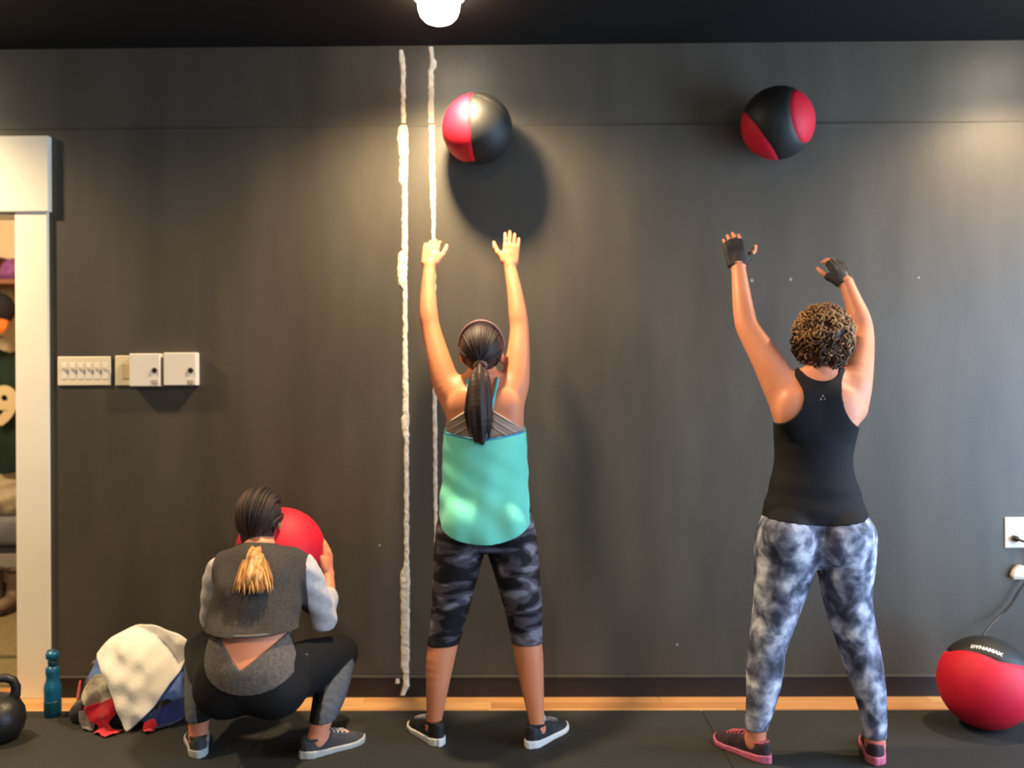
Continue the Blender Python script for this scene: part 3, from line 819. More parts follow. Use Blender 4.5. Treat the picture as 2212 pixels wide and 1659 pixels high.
# cap with black crown and orange brim on a peg, pale cap behind it
def cap(name, label, px, py, Y, s, m1, m2):
    c = PB(px, py, Y)
    r = root(name, (c.x, c.y, c.z-0.1*s), label, 'cap', 'caps hanging on the cloakroom wall')
    prm = [ell(c, (0.095*s, 0.085*s, 0.105*s), k=0.02)]
    solid('crown', prm, 0.006, m1, r)
    b = MB(); n = 16; zb = c.z-0.075*s
    pg = [(c.x+0.095*s*math.cos(math.pi*k/n), -0.10*s*math.sin(math.pi*k/n)**0.45) for k in range(n+1)]
    v = []; f = []
    for (x, d) in pg:
        t = (x-c.x)/(0.095*s)
        v += [(x, c.y-0.06*s, zb+0.012-0.02*t*t), (x, c.y-0.08*s+0.3*d, zb+d*1.0-0.005), (x, c.y-0.074*s+0.3*d, zb+d*1.0-0.005), (x, c.y-0.05*s, zb+0.012-0.02*t*t)]
    for i in range(n):
        for k in range(4): f.append((i*4+k, i*4+(k+1) % 4, i*4+4+(k+1) % 4, i*4+4+k))
    mk('brim', v, f, m2, r, True)
    MB().tube([(c.x, c.y, c.z+0.10*s), (c.x, c.y, z-0.028)], 0.005, 8).build('hook', M_shelf, r, smooth=True)
    return r
M_capb = mat('black_cotton', rgb(26,24,24), rough=0.9)
cap('baseball_cap', 'black cap with an orange brim hanging in the cloakroom', 0, 668, 2.04, 1.0, M_capb, mat('orange_cotton', rgb(214,112,40), rough=0.85))
cap('baseball_cap', 'pale cap hanging in the cloakroom just above the black one', 8, 648, 2.245, 1.0, mat('pale_cotton', rgb(206,192,160), rough=0.9), mat('pale_brim', rgb(190,176,146), rough=0.9))
# green sports jersey with a pale number
c = PB(-26, 890, 2.16)
r = root('sports_jersey', (c.x, 2.2, PB(0, 1020, 2.16).z), 'dark green sports jersey with a cream number 9 hanging in the cloakroom', 'jersey')
M_green = mat('dark_green_mesh', rgb(22,48,36), rough=0.85, col2=rgb(18,40,30), nscale=12, bump=0.3, bscale=50)
zt, zb_ = PB(0, 757, 2.16).z, PB(0, 1022, 2.16).z; xr = PB(42, 0, 2.16).x; hw = xr-c.x
jr = [(zb_, c.x, 2.17, hw*1.0, 0.075), (zb_+0.2, c.x, 2.17, hw*0.97, 0.08), (zb_+0.45, c.x, 2.18, hw*0.97, 0.085), (zt-0.12, c.x, 2.19, hw*0.95, 0.08), (zt-0.04, c.x, 2.2, hw*0.75, 0.06), (zt, c.x, 2.21, hw*0.4, 0.05)]
jp = [loft(jr, k=0.03), rcone((c.x-hw*0.7, 2.2, zt-0.08), (c.x-hw*1.5, 2.2, zt-0.28), 0.075, 0.085, 0.03), rcone((c.x+hw*0.7, 2.2, zt-0.08), (c.x+hw*1.35, 2.2, zt-0.3), 0.07, 0.08, 0.03)]
jd = lambda X, Y, Z: 0.006*np.sin(X*38+2*np.sin(Z*5))+0.004*np.sin(X*71+Z*12)
solid('jersey_body', jp, 0.008, M_green, r, disp=jd)
def flat_text(txt, x, z, yf, size, m, parent, name, th=0.004, off=0.0):
    cu = bpy.data.curves.new(name, 'FONT'); cu.body = txt; cu.size = size; cu.align_x = 'CENTER'; cu.align_y = 'CENTER'; cu.extrude = th/2; cu.offset = off
    t = bpy.data.objects.new('tmp_text', cu); C.objects.link(t)
    me = bpy.data.meshes.new_from_object(t.evaluated_get(bpy.context.evaluated_depsgraph_get())); bpy.data.objects.remove(t)
    v = [(x+q.co.x, yf-q.co.z, z+q.co.y) for q in me.vertices]; f = [list(q.vertices) for q in me.polygons]
    return mk(name, v, f, m, parent, False)
nz_ = PB(0, 880, 2.08).z
flat_text('9', PB(8, 0, 2.08).x, nz_, 2.066, 0.33, mat('cream_print', rgb(226,206,160), rough=0.8), r, 'number', off=0.016)
MB().tube([(c.x-0.18, 2.21, zt-0.06), (c.x, 2.21, zt+0.03), (c.x+0.18, 2.21, zt-0.06)], 0.008, 8).tube([(c.x, 2.21, zt+0.03), (c.x, 2.21, zt+0.09), (c.x, 2.34, zt+0.1)], 0.005, 8).build('hanger', M_dark, r, smooth=True)
# bench with a blue-grey cushion, a sack and boots
M_grey = mat('pale_grey_paint', rgb(168,164,154), rough=0.6)
M_cush = mat('blue_grey_cushion', rgb(112,120,128), rough=0.85, col2=rgb(126,132,138), nscale=10)
zs = PB(0, 1183, 1.7).z; zt2 = PB(0, 1120, 1.75).z; xr = PB(80, 0, 1.8).x; xl = xr-1.1
r = root('storage_bench', ((xl+xr)/2, 2.0, 0.0), 'pale grey bench with blue-grey cushion in the cloakroom', 'bench')
MB().box(xl, xr, 1.72, 2.3, zs+0.004, zt2).build('cushion', M_cush, r, bevel=0.03, smooth=True)
zf = PB(0, 1228, 1.7).z
MB().box(xl, xr, 1.74, 2.3, zs-0.05, zs).build('seat', mat('dark_seat_board', rgb(52,54,54), rough=0.6), r, bevel=0.004)
MB().box(xl, xr, 1.72, 1.74, zf, zs-0.045).build('apron', M_grey, r, bevel=0.002)
for x in (xl, xr-0.06):
    for y in (1.74, 2.24):
        MB().box(x, x+0.06, y, y+0.06, 0.0, zs-0.05).build('leg', M_grey, r, bevel=0.003)
c = PB(14, 1085, 1.92)
r = solid('cloth_sack', [ell((c.x, c.y, zt2+0.085), (0.15, 0.11, 0.095), k=0.03), ell((c.x+0.02, c.y, zt2+0.18), (0.06, 0.05, 0.05), k=0.05), ell((c.x-0.05, c.y-0.02, zt2+0.23), (0.045, 0.04, 0.03), k=0.03)],
      0.006, mat('greige_canvas', rgb(166,154,130), rough=0.9, col2=rgb(186,174,148), nscale=9, bump=0.3, bscale=40), None, disp=lambda X, Y, Z: 0.006*np.sin(X*50+Z*20)+0.005*np.sin(Z*60-X*30), cuts=[lambda X, Y, Z: zt2+0.001-Z+0*X+0*Y])
tag(r, 'greige canvas sack slumped on the cloakroom bench', 'bag')
# brown boots under the bench
M_boot = mat('brown_leather', rgb(92,76,60), rough=0.6, col2=rgb(116,98,80), nscale=10)
def boot(px, label):
    c = PB(px, 1285, 1.56); x, y = c.x, 1.56
    r = root('boot', (x, y, 0.0), label, 'boot', 'boots by the cloakroom bench')
    solid('upper', [rcone((x, y+0.05, 0.2), (x, y+0.05, 0.07), 0.05, 0.048, .03), rcone((x, y+0.05, 0.06), (x, y-0.12, 0.045), 0.045, 0.04, .03)], 0.006, M_boot, r, cuts=[lambda X, Y, Z: 0.025-Z+0*X+0*Y])
    solid('sole', [rcone((x, y+0.05, 0.02), (x, y-0.12, 0.02), 0.052, 0.045, .01)], 0.005, M_dark, r, cuts=[lambda X, Y, Z: np.abs(Z-0.013)-0.013+0*X+0*Y])
    MB().tube([(x+0.05*math.cos(a), y+0.05+0.05*math.sin(a), 0.235) for a in np.linspace(0, 2*math.pi, 17)], 0.008, 8, False).build('collar', mat('boot_collar', rgb(60,48,38), rough=0.8), r, smooth=True)
    return r
boot(-22, 'brown leather boot farther from the door casing, by the cloakroom bench'); boot(24, 'brown leather boot nearer the door casing, by the cloakroom bench')
rg_ = MB().box(OX0+0.02, OX1-0.03, 0.16, 0.60, -0.004, 0.003).build('door_rug', M_carpet, bevel=0.002, base=((OX0+OX1)/2, 0.38, -0.004))
tag(rg_, 'olive rug with a dark border just inside the doorway', 'rug')
MB().box(OX0+0.02, OX1-0.03, 0.56, 0.61, -0.003, 0.005).build('border', M_carpet_edge, rg_)

# ------------------------------------------------------------------ people
M_skin1 = mat('tanned_skin', rgb(204,126,90), rough=0.5, col2=rgb(212,138,100), nscale=5, bump=0.05, bscale=200, spec=0.35)
M_skin2 = mat('fair_skin', rgb(208,132,100), rough=0.5, col2=rgb(216,144,112), nscale=5, bump=0.05, bscale=200, spec=0.35)
M_eye = mat('eye_white', rgb(225,220,214), rough=0.2)
def nv(v): return Vector(v).normalized()

def head_prims(c, fwd, up, s=1.0):
    c = Vector(c); f = nv(fwd); u = Vector(up); u = (u-f*u.dot(f)).normalized(); x = f.cross(u)
    ax = (x, f, u)
    at = lambda a, b, d: c + x*a*s + f*b*s + u*d*s
    p = [ell(at(0, -.004, .012), (.073*s, .092*s, .082*s), .02, ax), ell(at(0, .035, -.045), (.056*s, .058*s, .062*s), .03, ax),
         ell(at(0, .062, -.086), (.03*s, .027*s, .022*s), .02, ax), rcone(at(0, .098, -.012), at(0, .112, -.04), .008*s, .013*s, .012),
         ell(at(0, .09, -.066), (.022*s, .011*s, .009*s), .008, ax), ell(at(0, .086, .012), (.05*s, .012*s, .01*s), .015, ax)]
    for sd in (-1, 1):
        p.append(ell(at(sd*.076, -.008, -.018), (.009*s, .018*s, .03*s), .006, ax))
        p.append(ell(at(sd*.04, .066, -.04), (.022*s, .02*s, .02*s), .02, ax))
    eyes = [at(sd*.031, .082, -.012) for sd in (-1, 1)]
    return p, eyes, at, ax
def hand_prims(w, f, n, side, s=1.0, curl=0.25, spread=0.12, thumb_out=0.8, gap=0.0):
    """w wrist, f finger direction, n direction the back of the hand faces, side = +1/-1 thumb side along f x n"""
    w = Vector(w); f = nv(f); n = Vector(n); n = (n-f*n.dot(f)).normalized(); t = f.cross(n)*side
    palm = [rbox(w+f*.050*s, (.036*s, .045*s, .0125*s), (t, f, n), .011*s, .012),
            rcone(w+f*.005*s, w+f*.045*s+t*.012*s, .021*s, .017*s, .015),
            ell(w+f*.035*s+t*.026*s-n*.006*s, (.016*s, .028*s, .014*s), .012, (t, f, n))]
    fingers = []; first = []
    for off, L, r0 in ((.027, .070, .0086), (.0095, .078, .0088), (-.009, .072, .0085), (-.0265, .057, .0078)):
        p = w+f*(.088-abs(off-.005)*.25)*s+t*off*s*1.03
        a = off*spread*32*0.1*10; cu = 0.0
        d = (f*math.cos(a*.35)+t*math.sin(a*.35)).normalized()
        for j, fr in enumerate((.44, .31, .25)):
            cu += curl*(0.6 if j == 0 else 1.1)
            dd = (d*math.cos(cu)-n*math.sin(cu)).normalized()
            q = p+dd*L*fr*s
            seg = rcone(p, q, (r0-j*.0008)*s, (r0-(j+1)*.0008)*s, .003)
            fingers.append(seg)
            if j == 0: first.append(rcone(p-dd*.012*s, p+(q-p)*.8, (r0+.0022)*s, (r0+.002)*s, .006))
            p = q
    # thumb leaves the side of the palm near its base
    p = w+f*.026*s+t*.027*s-n*.004*s; ang = thumb_out
    for j, (L, r0, r1) in enumerate(((.038, .0125, .0105), (.030, .0102, .0092), (.024, .0092, .0075))):
        dd = (f*math.cos(ang)+t*math.sin(ang)-n*.25).normalized(); q = p+dd*L*s
        sg = rcone(p, q, r0*s, r1*s, .006); fingers.append(sg)
        if j < 1: first.append(rcone(p, q, (r0+.0022)*s, (r1+.0022)*s, .006))
        p = q; ang -= .22
    return palm, fingers, first
def leg_prims(pts, rad, k=0.012, calf=None):
    return chain(pts, rad, k)

def strands(name, paths, rad, m, parent, seg=5):
    b = MB()
    for p in paths: b.tube(p, rad(len(p)) if callable(rad) else rad, seg)
    return b.build(name, m, parent, smooth=True)
def head_strands(rg, at, n, tie, s, up_bias=0.0, rx=.078, ry=.097, rz=.086):
    """locks combed over the skull from the hairline to a tie point (a, b, d in the head frame)"""
    out = []; T = Vector((tie[0]/rx, tie[1]/ry, tie[2]/rz)).normalized()
    for i in range(n):
        th = rg.uniform(-math.pi, math.pi)
        # hairline direction: above the forehead, round behind the ears to the nape
        h = Vector((math.sin(th), math.cos(th)*0.75, 0.55 if abs(th) < 1.2 else (-0.15 if abs(th) < 2.2 else -0.55))).normalized()
        h = (h + Vector((rg.gauss(0, .06), rg.gauss(0, .06), rg.gauss(0, .06)))).normalized()
        M = Vector((h.x*.85, -.25, .9)) if abs(th) < 1.2 else (Vector((math.copysign(.95, h.x), -.45, .15)) if abs(th) < 2.4 else (h+T)*.5)
        M.normalize(); pts = []; K = 14; lift = rg.uniform(1.03, 1.085)
        for j in range(K):
            t = j/(K-1); d = h*(1-t)**2+M*(2.4*t*(1-t))+T*t*t
            if d.length < 1e-3: d = T.copy()
            d.normalize(); g = lift*(1-0.02*t)
            pts.append(at(d.x*rx*g, d.y*ry*g-.009, d.z*rz*g+.014))
        out.append(pts)
    return out
def tail(rg, path, rads, n, fray=0.4):
    path = [Vector(p) for p in path]; out = []
    for i in range(n):
        a = rg.uniform(0, 2*math.pi); q = math.sqrt(rg.random()); w = rg.uniform(0, 6.28); end = rg.uniform(0.80, 1.02)
        pts = []; K = 14
        for j in range(K):
            t = j/(K-1)*end*(len(path)-1); i0 = min(int(t), len(path)-2); u = t-i0
            p = path[i0]*(1-u)+path[i0+1]*u; r = rads[i0]*(1-u)+rads[i0+1]*u
            aa = a+0.5*math.sin(3*j/K+w)*fray
            pts.append(p+Vector((math.cos(aa)*r*q, math.sin(aa)*r*q*0.6, 0.003*math.sin(2*j/K*3+w))))
        out.append(pts)
    return out

# ---- shoes
def shoe(parent, ankle, ang, Lf, mu, ms, ml, mc, low=False, tongue=None):
    """a trainer in its own frame: x from heel to toe, ground at ZM; ankle sits 0.055 m in front of the heel"""
    dx, dy = math.cos(ang), math.sin(ang); hx, hy = ankle[0]-0.052*dx, ankle[1]-0.052*dy
    s = Lf/0.25
    xs = np.array([-.012, 0, .02, .06, .11, .17, .205, .235, .250, .256])*s
    wd = np.array([.004, .020, .030, .032, .034, .043, .042, .031, .016, .004])*s
    tp = np.array([.080, .086, .082, .076, .078, .060, .048, .040, .033, .026])*s + ZM
    if low: tp[:4] -= 0.012
    cy = np.array([0, 0, 0, 0, .002, .004, .003, 0, -.002, -.003])*s
    def loc(X, Y):
        return (X-hx)*dx+(Y-hy)*dy, -(X-hx)*dy+(Y-hy)*dx
    def wpt(x, y, z): return (hx+x*dx-y*dy, hy+x*dy+y*dx, z)
    cx_, cy_ = hx+0.122*s*dx, hy+0.122*s*dy
    lo = A((cx_-.16, cy_-.16, ZM-.005)); hi = A((cx_+.16, cy_+.16, ZM+.11))
    def upper(X, Y, Z):
        x, y = loc(X, Y); x = x+0*Z; y = y+0*Z
        w = np.interp(x, xs, wd); t = np.interp(x, xs, tp)-ZM; c = np.interp(x, xs, cy)
        z = np.maximum(Z-ZM, 0)
        pw = np.interp(x, [.07*s, .15*s], [5.0, 2.6]); rho = ((np.abs(y-c)/w)**pw+(z/t)**pw)**(1/pw)
        return np.maximum(np.maximum((rho-1)*np.minimum(w, t), ZM+0.012-Z), np.maximum(-.010*s-x, x-.254*s))
    def collar(X, Y, Z):
        x, y = loc(X, Y)
        return (np.sqrt(((x-.045*s)/.040)**2+(y/.0235)**2)-1)*0.0235+0*Z
    def sole(X, Y, Z):
        x, y = loc(X, Y); x = x+0*Z
        w = np.interp(x, xs, wd)+.0045; c = np.interp(x, xs, cy)
        top = ZM+np.interp(x, [0, .1*s, .2*s, .256*s], [.030, .022, .020, .026])
        d = np.maximum(np.abs(y-c)-w, np.maximum(Z-top, ZM+0.0008-Z))
        return np.maximum(d, np.maximum(-.016*s-x, x-.260*s))
    hole = lambda X, Y, Z: np.maximum(-collar(X, Y, Z), -(Z-(ZM+.05))) if False else -np.maximum(collar(X, Y, Z), ZM+.052-Z)
    up = solid('shoe', [(upper, lo, hi, 0.0)], 0.004, mu, parent, cuts=[hole], it=2)
    solid('sole', [(sole, lo, hi, 0.0)], 0.004, ms, up, it=2)
    # padded collar, laces and heel tab
    n = 20; ring = []
    for k in range(n+1):
        a = 2*math.pi*k/n; x = .045*s+.043*math.cos(a); zt = np.interp(x, xs, tp)
        ring.append(wpt(x, .0265*math.sin(a), zt-.003))
    MB().tube(ring, .006, 8, False).build('collar', mc, up, smooth=True)
    lb = MB()
    for k in range(5):
        x = (.098+.017*k)*s; w = np.interp(x, xs, wd); t = np.interp(x, xs, tp); c = np.interp(x, xs, cy)
        arc = []
        for j in range(9):
            y = (j/8-.5)*2*.62; zz = ZM+(t-ZM)*(max(1-abs(y)**2.6, 0))**(1/2.6)
            arc.append(wpt(x+.006*(j % 2), c+y*w, zz+.0025))
        lb.tube(arc, .0028, 6)
    lb.build('laces', ml, up, smooth=True)
    if tongue is not None:
        x0 = .088*s
        MB().tube([wpt(x0+.01, 0, ZM+.07), wpt(x0-.004, 0, ZM+.092*s), wpt(x0-.012, 0, ZM+.105*s)], [.014, .016, .012], 8).build('tongue', tongue, up, smooth=True)
    return up
def eyes_part(eyes, r, s=1.0):
    for e in eyes:
        solid('eye', [ell(e, (.012*s, .012*s, .012*s), .005)], .003, M_eye, r)

# =============================================================== person in the turquoise top (middle)
def build_middle():
    rg = random.Random(7); Y0 = -0.50
    sL, sR = (P(937, 1575, -.53), R(119)), (P(1160, 1580, -.555), R(57))
    r = root('person', (P(1045, 1590, Y0).x, Y0, ZM), 'person in a turquoise top and dark camouflage capri leggings, both arms raised after a throw', 'person')
    Z = lambda y, Y=Y0: P(1046, y, Y).z
    X = lambda x, y, Y=Y0: P(x, y, Y).x
    rows = [(Z(1185), X(1048,1185), -.505, .135, .085), (Z(1150), X(1048,1150), -.505, .172, .112), (Z(1110), X(1048,1110), -.50, .170, .108), (Z(1060), X(1048,1060), -.495, .146, .096),
            (Z(1005), X(1048,1005), -.49, .130, .088), (Z(950), X(1048,950), -.485, .140, .098), (Z(905), X(1048,905), -.48, .146, .103), (Z(865), X(1046,865), -.475, .138, .094),
            (Z(835), X(1044,835), -.47, .112, .076), (Z(815), X(1043,815), -.468, .066, .056)]
    torso = [loft(rows, .02)]
    for sx in (1008, 1088): torso.append(ell(P(sx, 1138, -.575), (.078, .062, .082), .03))
    # shoulder blades and shoulders
    for sx in (1000, 1092): torso.append(ell(P(sx, 880, -.545), (.045, .026, .06), .06))
    legs = {}
    for sd, pts in (('L', [(1000,1150,-.50,.098), (990,1200,-.50,.088), (976,1290,-.495,.071), (962,1370,-.50,.056), (951,1425,-.515,.0535), (944,1490,-.53,.041), (938,1555,-.53,.029), (937,1572,-.53,.030)]),
                    ('R', [(1098,1150,-.50,.098), (1110,1200,-.50,.088), (1127,1290,-.495,.071), (1137,1370,-.505,.056), (1143,1425,-.525,.0535), (1151,1490,-.545,.041), (1159,1555,-.555,.029), (1160,1576,-.555,.030)])):
        legs[sd] = chain([P(a, b, c) for a, b, c, _ in pts], [q[3] for q in pts], .012)
    arms = []
    aL = [(988,868,-.475,.058), (968,838,-.465,.054), (949,780,-.43,.046), (932,715,-.385,.037), (926,680,-.365,.036), (925,630,-.33,.030), (928,572,-.285,.0225)]
    aR = [(1096,868,-.475,.058), (1112,832,-.465,.054), (1119,775,-.43,.046), (1122,715,-.385,.037), (1119,680,-.365,.036), (1112,630,-.33,.030), (1101,572,-.285,.0225)]
    for a in (aL, aR): arms += chain([P(*q[:3]) for q in a], [q[3] for q in a], .03)
    c = P(1040, 757, -.465)
    hp, eyes, at, ax = head_prims(c, (0, .88, .42), (0, -.42, .88), .98)
    neck = [rcone(at(0, -.022, -.05), P(1044, 835, -.475), .050, .056, .03)]
    traps = [rcone(P(1044, 815, -.485), P(990, 845, -.47), .034, .05, .03), rcone(P(1044, 815, -.485), P(1098, 842, -.47), .034, .05, .03)]
    pL, fL, _ = hand_prims(P(928, 575, -.287), (.05, .34, .94), (-.12, -.94, .32), 1 if Vector((.05,.34,.94)).cross(Vector((-.12,-.94,.32))).x > 0 else -1, .98, curl=.55, spread=.06, thumb_out=.55)
    fr, nr_ = Vector((.10, .22, .97)), Vector((.18, -.95, .22))
    pR, fR, _ = hand_prims(P(1101, 573, -.287), fr, nr_, 1 if fr.cross(nr_).x < 0 else -1, .95, curl=.22, spread=.16, thumb_out=.75)
    body = torso+traps+neck+hp+arms+legs['L']+legs['R']+pL+fL+pR+fR
    # feet inside the shoes
    for (ak, an) in (sL, sR):
        d = Vector((math.cos(an), math.sin(an), 0)); body.append(rcone((ak.x, ak.y, ZM+.055), Vector((ak.x, ak.y, ZM+.04))+d*.12, .027, .02, .015))
    solid('body', body, .004, M_skin1, r)
    eyes_part(eyes, r)
    # capri leggings
    camo = ramp_mat('dark_camouflage_knit', [(0.0, rgb(20,19,24)), (0.46, rgb(22,21,27)), (0.50, rgb(64,60,70)), (0.58, rgb(78,74,86)), (0.63, rgb(116,116,130)), (1.0, rgb(132,132,146))], 7.5, (1.0, 1.0, 2.6), detail=2.2, distort=0.6, rot=(0, .25, 0))
    zk = P(950, 1390, -.51).z
    garment('leggings', torso+legs['L']+legs['R'], .005, .009, .004, camo, r,
            cuts=[lambda X, Y, Z_: Z_-Z(1075)+0*X+0*Y, lambda X, Y, Z_: zk-Z_+0.02*(X-r.location.x)+0*Y])
    # sports bra with diagonal straps
    M_bra = mat('taupe_sports_bra', rgb(150,124,108), rough=0.8, col2=rgb(168,144,128), nscale=7, nstretch=(1,1,3))
    x0 = X(1037, 900)
    def bra_cut(Xx, Yy, Zz):
        e = Z(868)-.60*np.abs(Xx-x0)
        return np.maximum(np.maximum(Zz-e, Z(975)-Zz), 0*Yy-1)
    bra = garment('sports_bra', torso, .0045, .009, .004, M_bra, r, cuts=[bra_cut])
    for sd in (-1, 1):
        for k in range(3):
            pts = []
            for j in range(10):
                t = j/9; px = 1037+sd*(26+t*64); py = 886+k*17+ (t*64+26)*.60-14
                p = P(px, py, -.58); yy = back_y(torso, p.x, p.z)
                if yy < -.42: pts.append((p.x, yy-.0055, p.z))
            if len(pts) > 3: MB().tube(pts, .0035, 6).build('strap_ridge', mat('pale_piping', rgb(186,164,148), rough=0.8), bra, smooth=True)
    # loose turquoise top
    trow = [(Z(1178), X(1047,1178), -.508, .170, .138), (Z(1150), X(1047,1150), -.506, .176, .138), (Z(1110), X(1047,1110), -.502, .174, .131), (Z(1060), X(1047,1060), -.497, .164, .118),
            (Z(1005), X(1047,1005), -.493, .158, .112), (Z(960), X(1047,960), -.489, .156, .112), (Z(930), X(1047,930), -.486, .152, .113), (Z(905), X(1047,905), -.48, .150, .110)]
    xc = X(1047, 1100)
    def top_d(X_, Y_, Z_):
        g = np.clip((Z(960)-Z_)/.3, 0, 1)
        return -(.0045*np.sin((X_-xc)*52+np.sin(Z_*9)*1.5)*g + .0030*np.sin((X_-xc)*31+Z_*34)*g+.003*np.sin(Z_*60+X_*40+2)*g*(1-g)*3)
    def top_cut(X_, Y_, Z_):
        u = (X_-xc)/.172
        hem = Z(1163)+.062*np.abs(u)**2.4
        neckl = Z(947)+.030*np.abs(u)**1.3 + np.clip((Y_+.49)/.1, 0, 1)*.06
        return np.maximum(hem-Z_, Z_-neckl)
    M_teal = mat('turquoise_jersey', rgb(112,218,196), rough=0.75, col2=rgb(120,226,204), nscale=4, sheen=0.15, spec=0.25)
    top = garment('tank_top', [loft(trow, .02)]+[ell(P(sx, 1138, -.585), (.08, .066, .085), .04) for sx in (1008, 1088)], .004, .009, .004, M_teal, r, cuts=[top_cut], disp=top_d)
    # its thin straps meet on the back and run over the shoulders
    M_strap = mat('turquoise_strap', rgb(78,178,196), rough=0.7)
    for pts in ([(1046,950),(1034,910),(1020,870),(1012,838),(1008,820)], [(1048,950),(1058,905),(1066,865),(1072,835),(1074,818)]):
        q = []
        for px, py in pts:
            p = P(px, py, -.55); yy = back_y(torso+traps+neck, p.x, p.z); q.append((p.x, min(yy, -.40)-.004, p.z))
        q.append((q[-1][0], -.44, q[-1][2]+.012))
        MB().tube(q, .0055, 8).build('strap', M_strap, top, smooth=True)
    # hem binding of the back neckline
    pts = []
    for j in range(25):
        u = -1+2*j/24; xx = xc+.150*u; zz = Z(947)+.030*abs(xx-xc)**1.3/.172**1.3
        yy = back_y([loft(trow, .02)], xx, zz)
        if yy < -.45: pts.append((xx, yy-.005, zz))
    MB().tube(pts, .004, 6).build('neck_binding', mat('blue_binding', rgb(70,150,196), rough=0.7), top, smooth=True)
    # hair: dark brown, tied in a long ponytail; pinkish headband
    M_hair = mat('dark_brown_hair', rgb(34,21,20), rough=0.6, col2=rgb(50,31,28), nscale=40, nstretch=(3,3,.4), spec=0.4)
    M_lock = hair_mat('brown_locks', rgb(24,15,15), rgb(58,37,33))
    hair = garment('hair', [ell(at(0, -.008, .014), (.0775, .097, .087), .02, ax)], .004, .03, .004, M_hair, r,
                   cuts=[lambda X_, Y_, Z_: ((X_-c.x)*ax[1].x+(Y_-c.y)*ax[1].y+(Z_-c.z)*ax[1].z)*.8-((X_-c.x)*ax[2].x+(Y_-c.y)*ax[2].y+(Z_-c.z)*ax[2].z)*.65-.012])
    tie = (0, -.094, -.012)
    strands('hair_locks', head_strands(rg, at, 300, tie, 1.0), lambda n: [.0018]+[rg.uniform(.0022,.0036)]*(n-2)+[.003], M_lock, hair)
    tp = Vector(at(0, -.104, -.014))
    path = [tp, tp+Vector((0, -.018, -.012)), P(1037, 820, -.612), P(1035, 860, -.628), P(1034, 900, -.632), P(1038, 948, -.622)]
    pt = garment('ponytail', chain(path, [.012, .018, .033, .041, .045, .022], .02), .0, .04, .005, M_hair, r, disp=lambda X_, Y_, Z_: .004*np.sin((X_-c.x)*190+Z_*8))
    strands('tail_locks', tail(rg, path, [.014, .020, .037, .046, .051, .034], 150), lambda n: [.003]+[.0036]*(n-3)+[.002, .0008], M_lock, pt)
    MB().tube([tp+Vector((.019*math.cos(a), -.012+.006*math.sin(a)*0, .017*math.sin(a)-.006)) for a in np.linspace(0, 2*math.pi, 17)], .008, 8, False).build('hair_tie', mat('beige_elastic', rgb(150,112,98), rough=0.8), r, smooth=True)
    hb = []
    for k in range(33):
        a = math.pi*k/32
        hb.append(at(.086*math.cos(a), .016, .012+.104*math.sin(a)))
    MB().tube(hb, .0065, 8).build('headband', mat('dusty_pink_band', rgb(128,92,88), rough=0.7), r, smooth=True)
    # trainers: black with white soles
    mu = mat('black_mesh_shoe', rgb(24,24,27), rough=0.7, col2=rgb(44,46,50), nscale=30, lo=.5, hi=.7)
    ms = mat('white_foam_sole', rgb(216,218,218), rough=0.6)
    for ak, an in (sL, sR):
        shoe(r, ak, an, .245, mu, ms, mat('grey_lace', rgb(150,150,150), rough=.8), mat('black_collar', rgb(20,20,22), rough=.8), tongue=mat('grey_tongue', rgb(170,168,160), rough=.8))
    return r
build_middle()

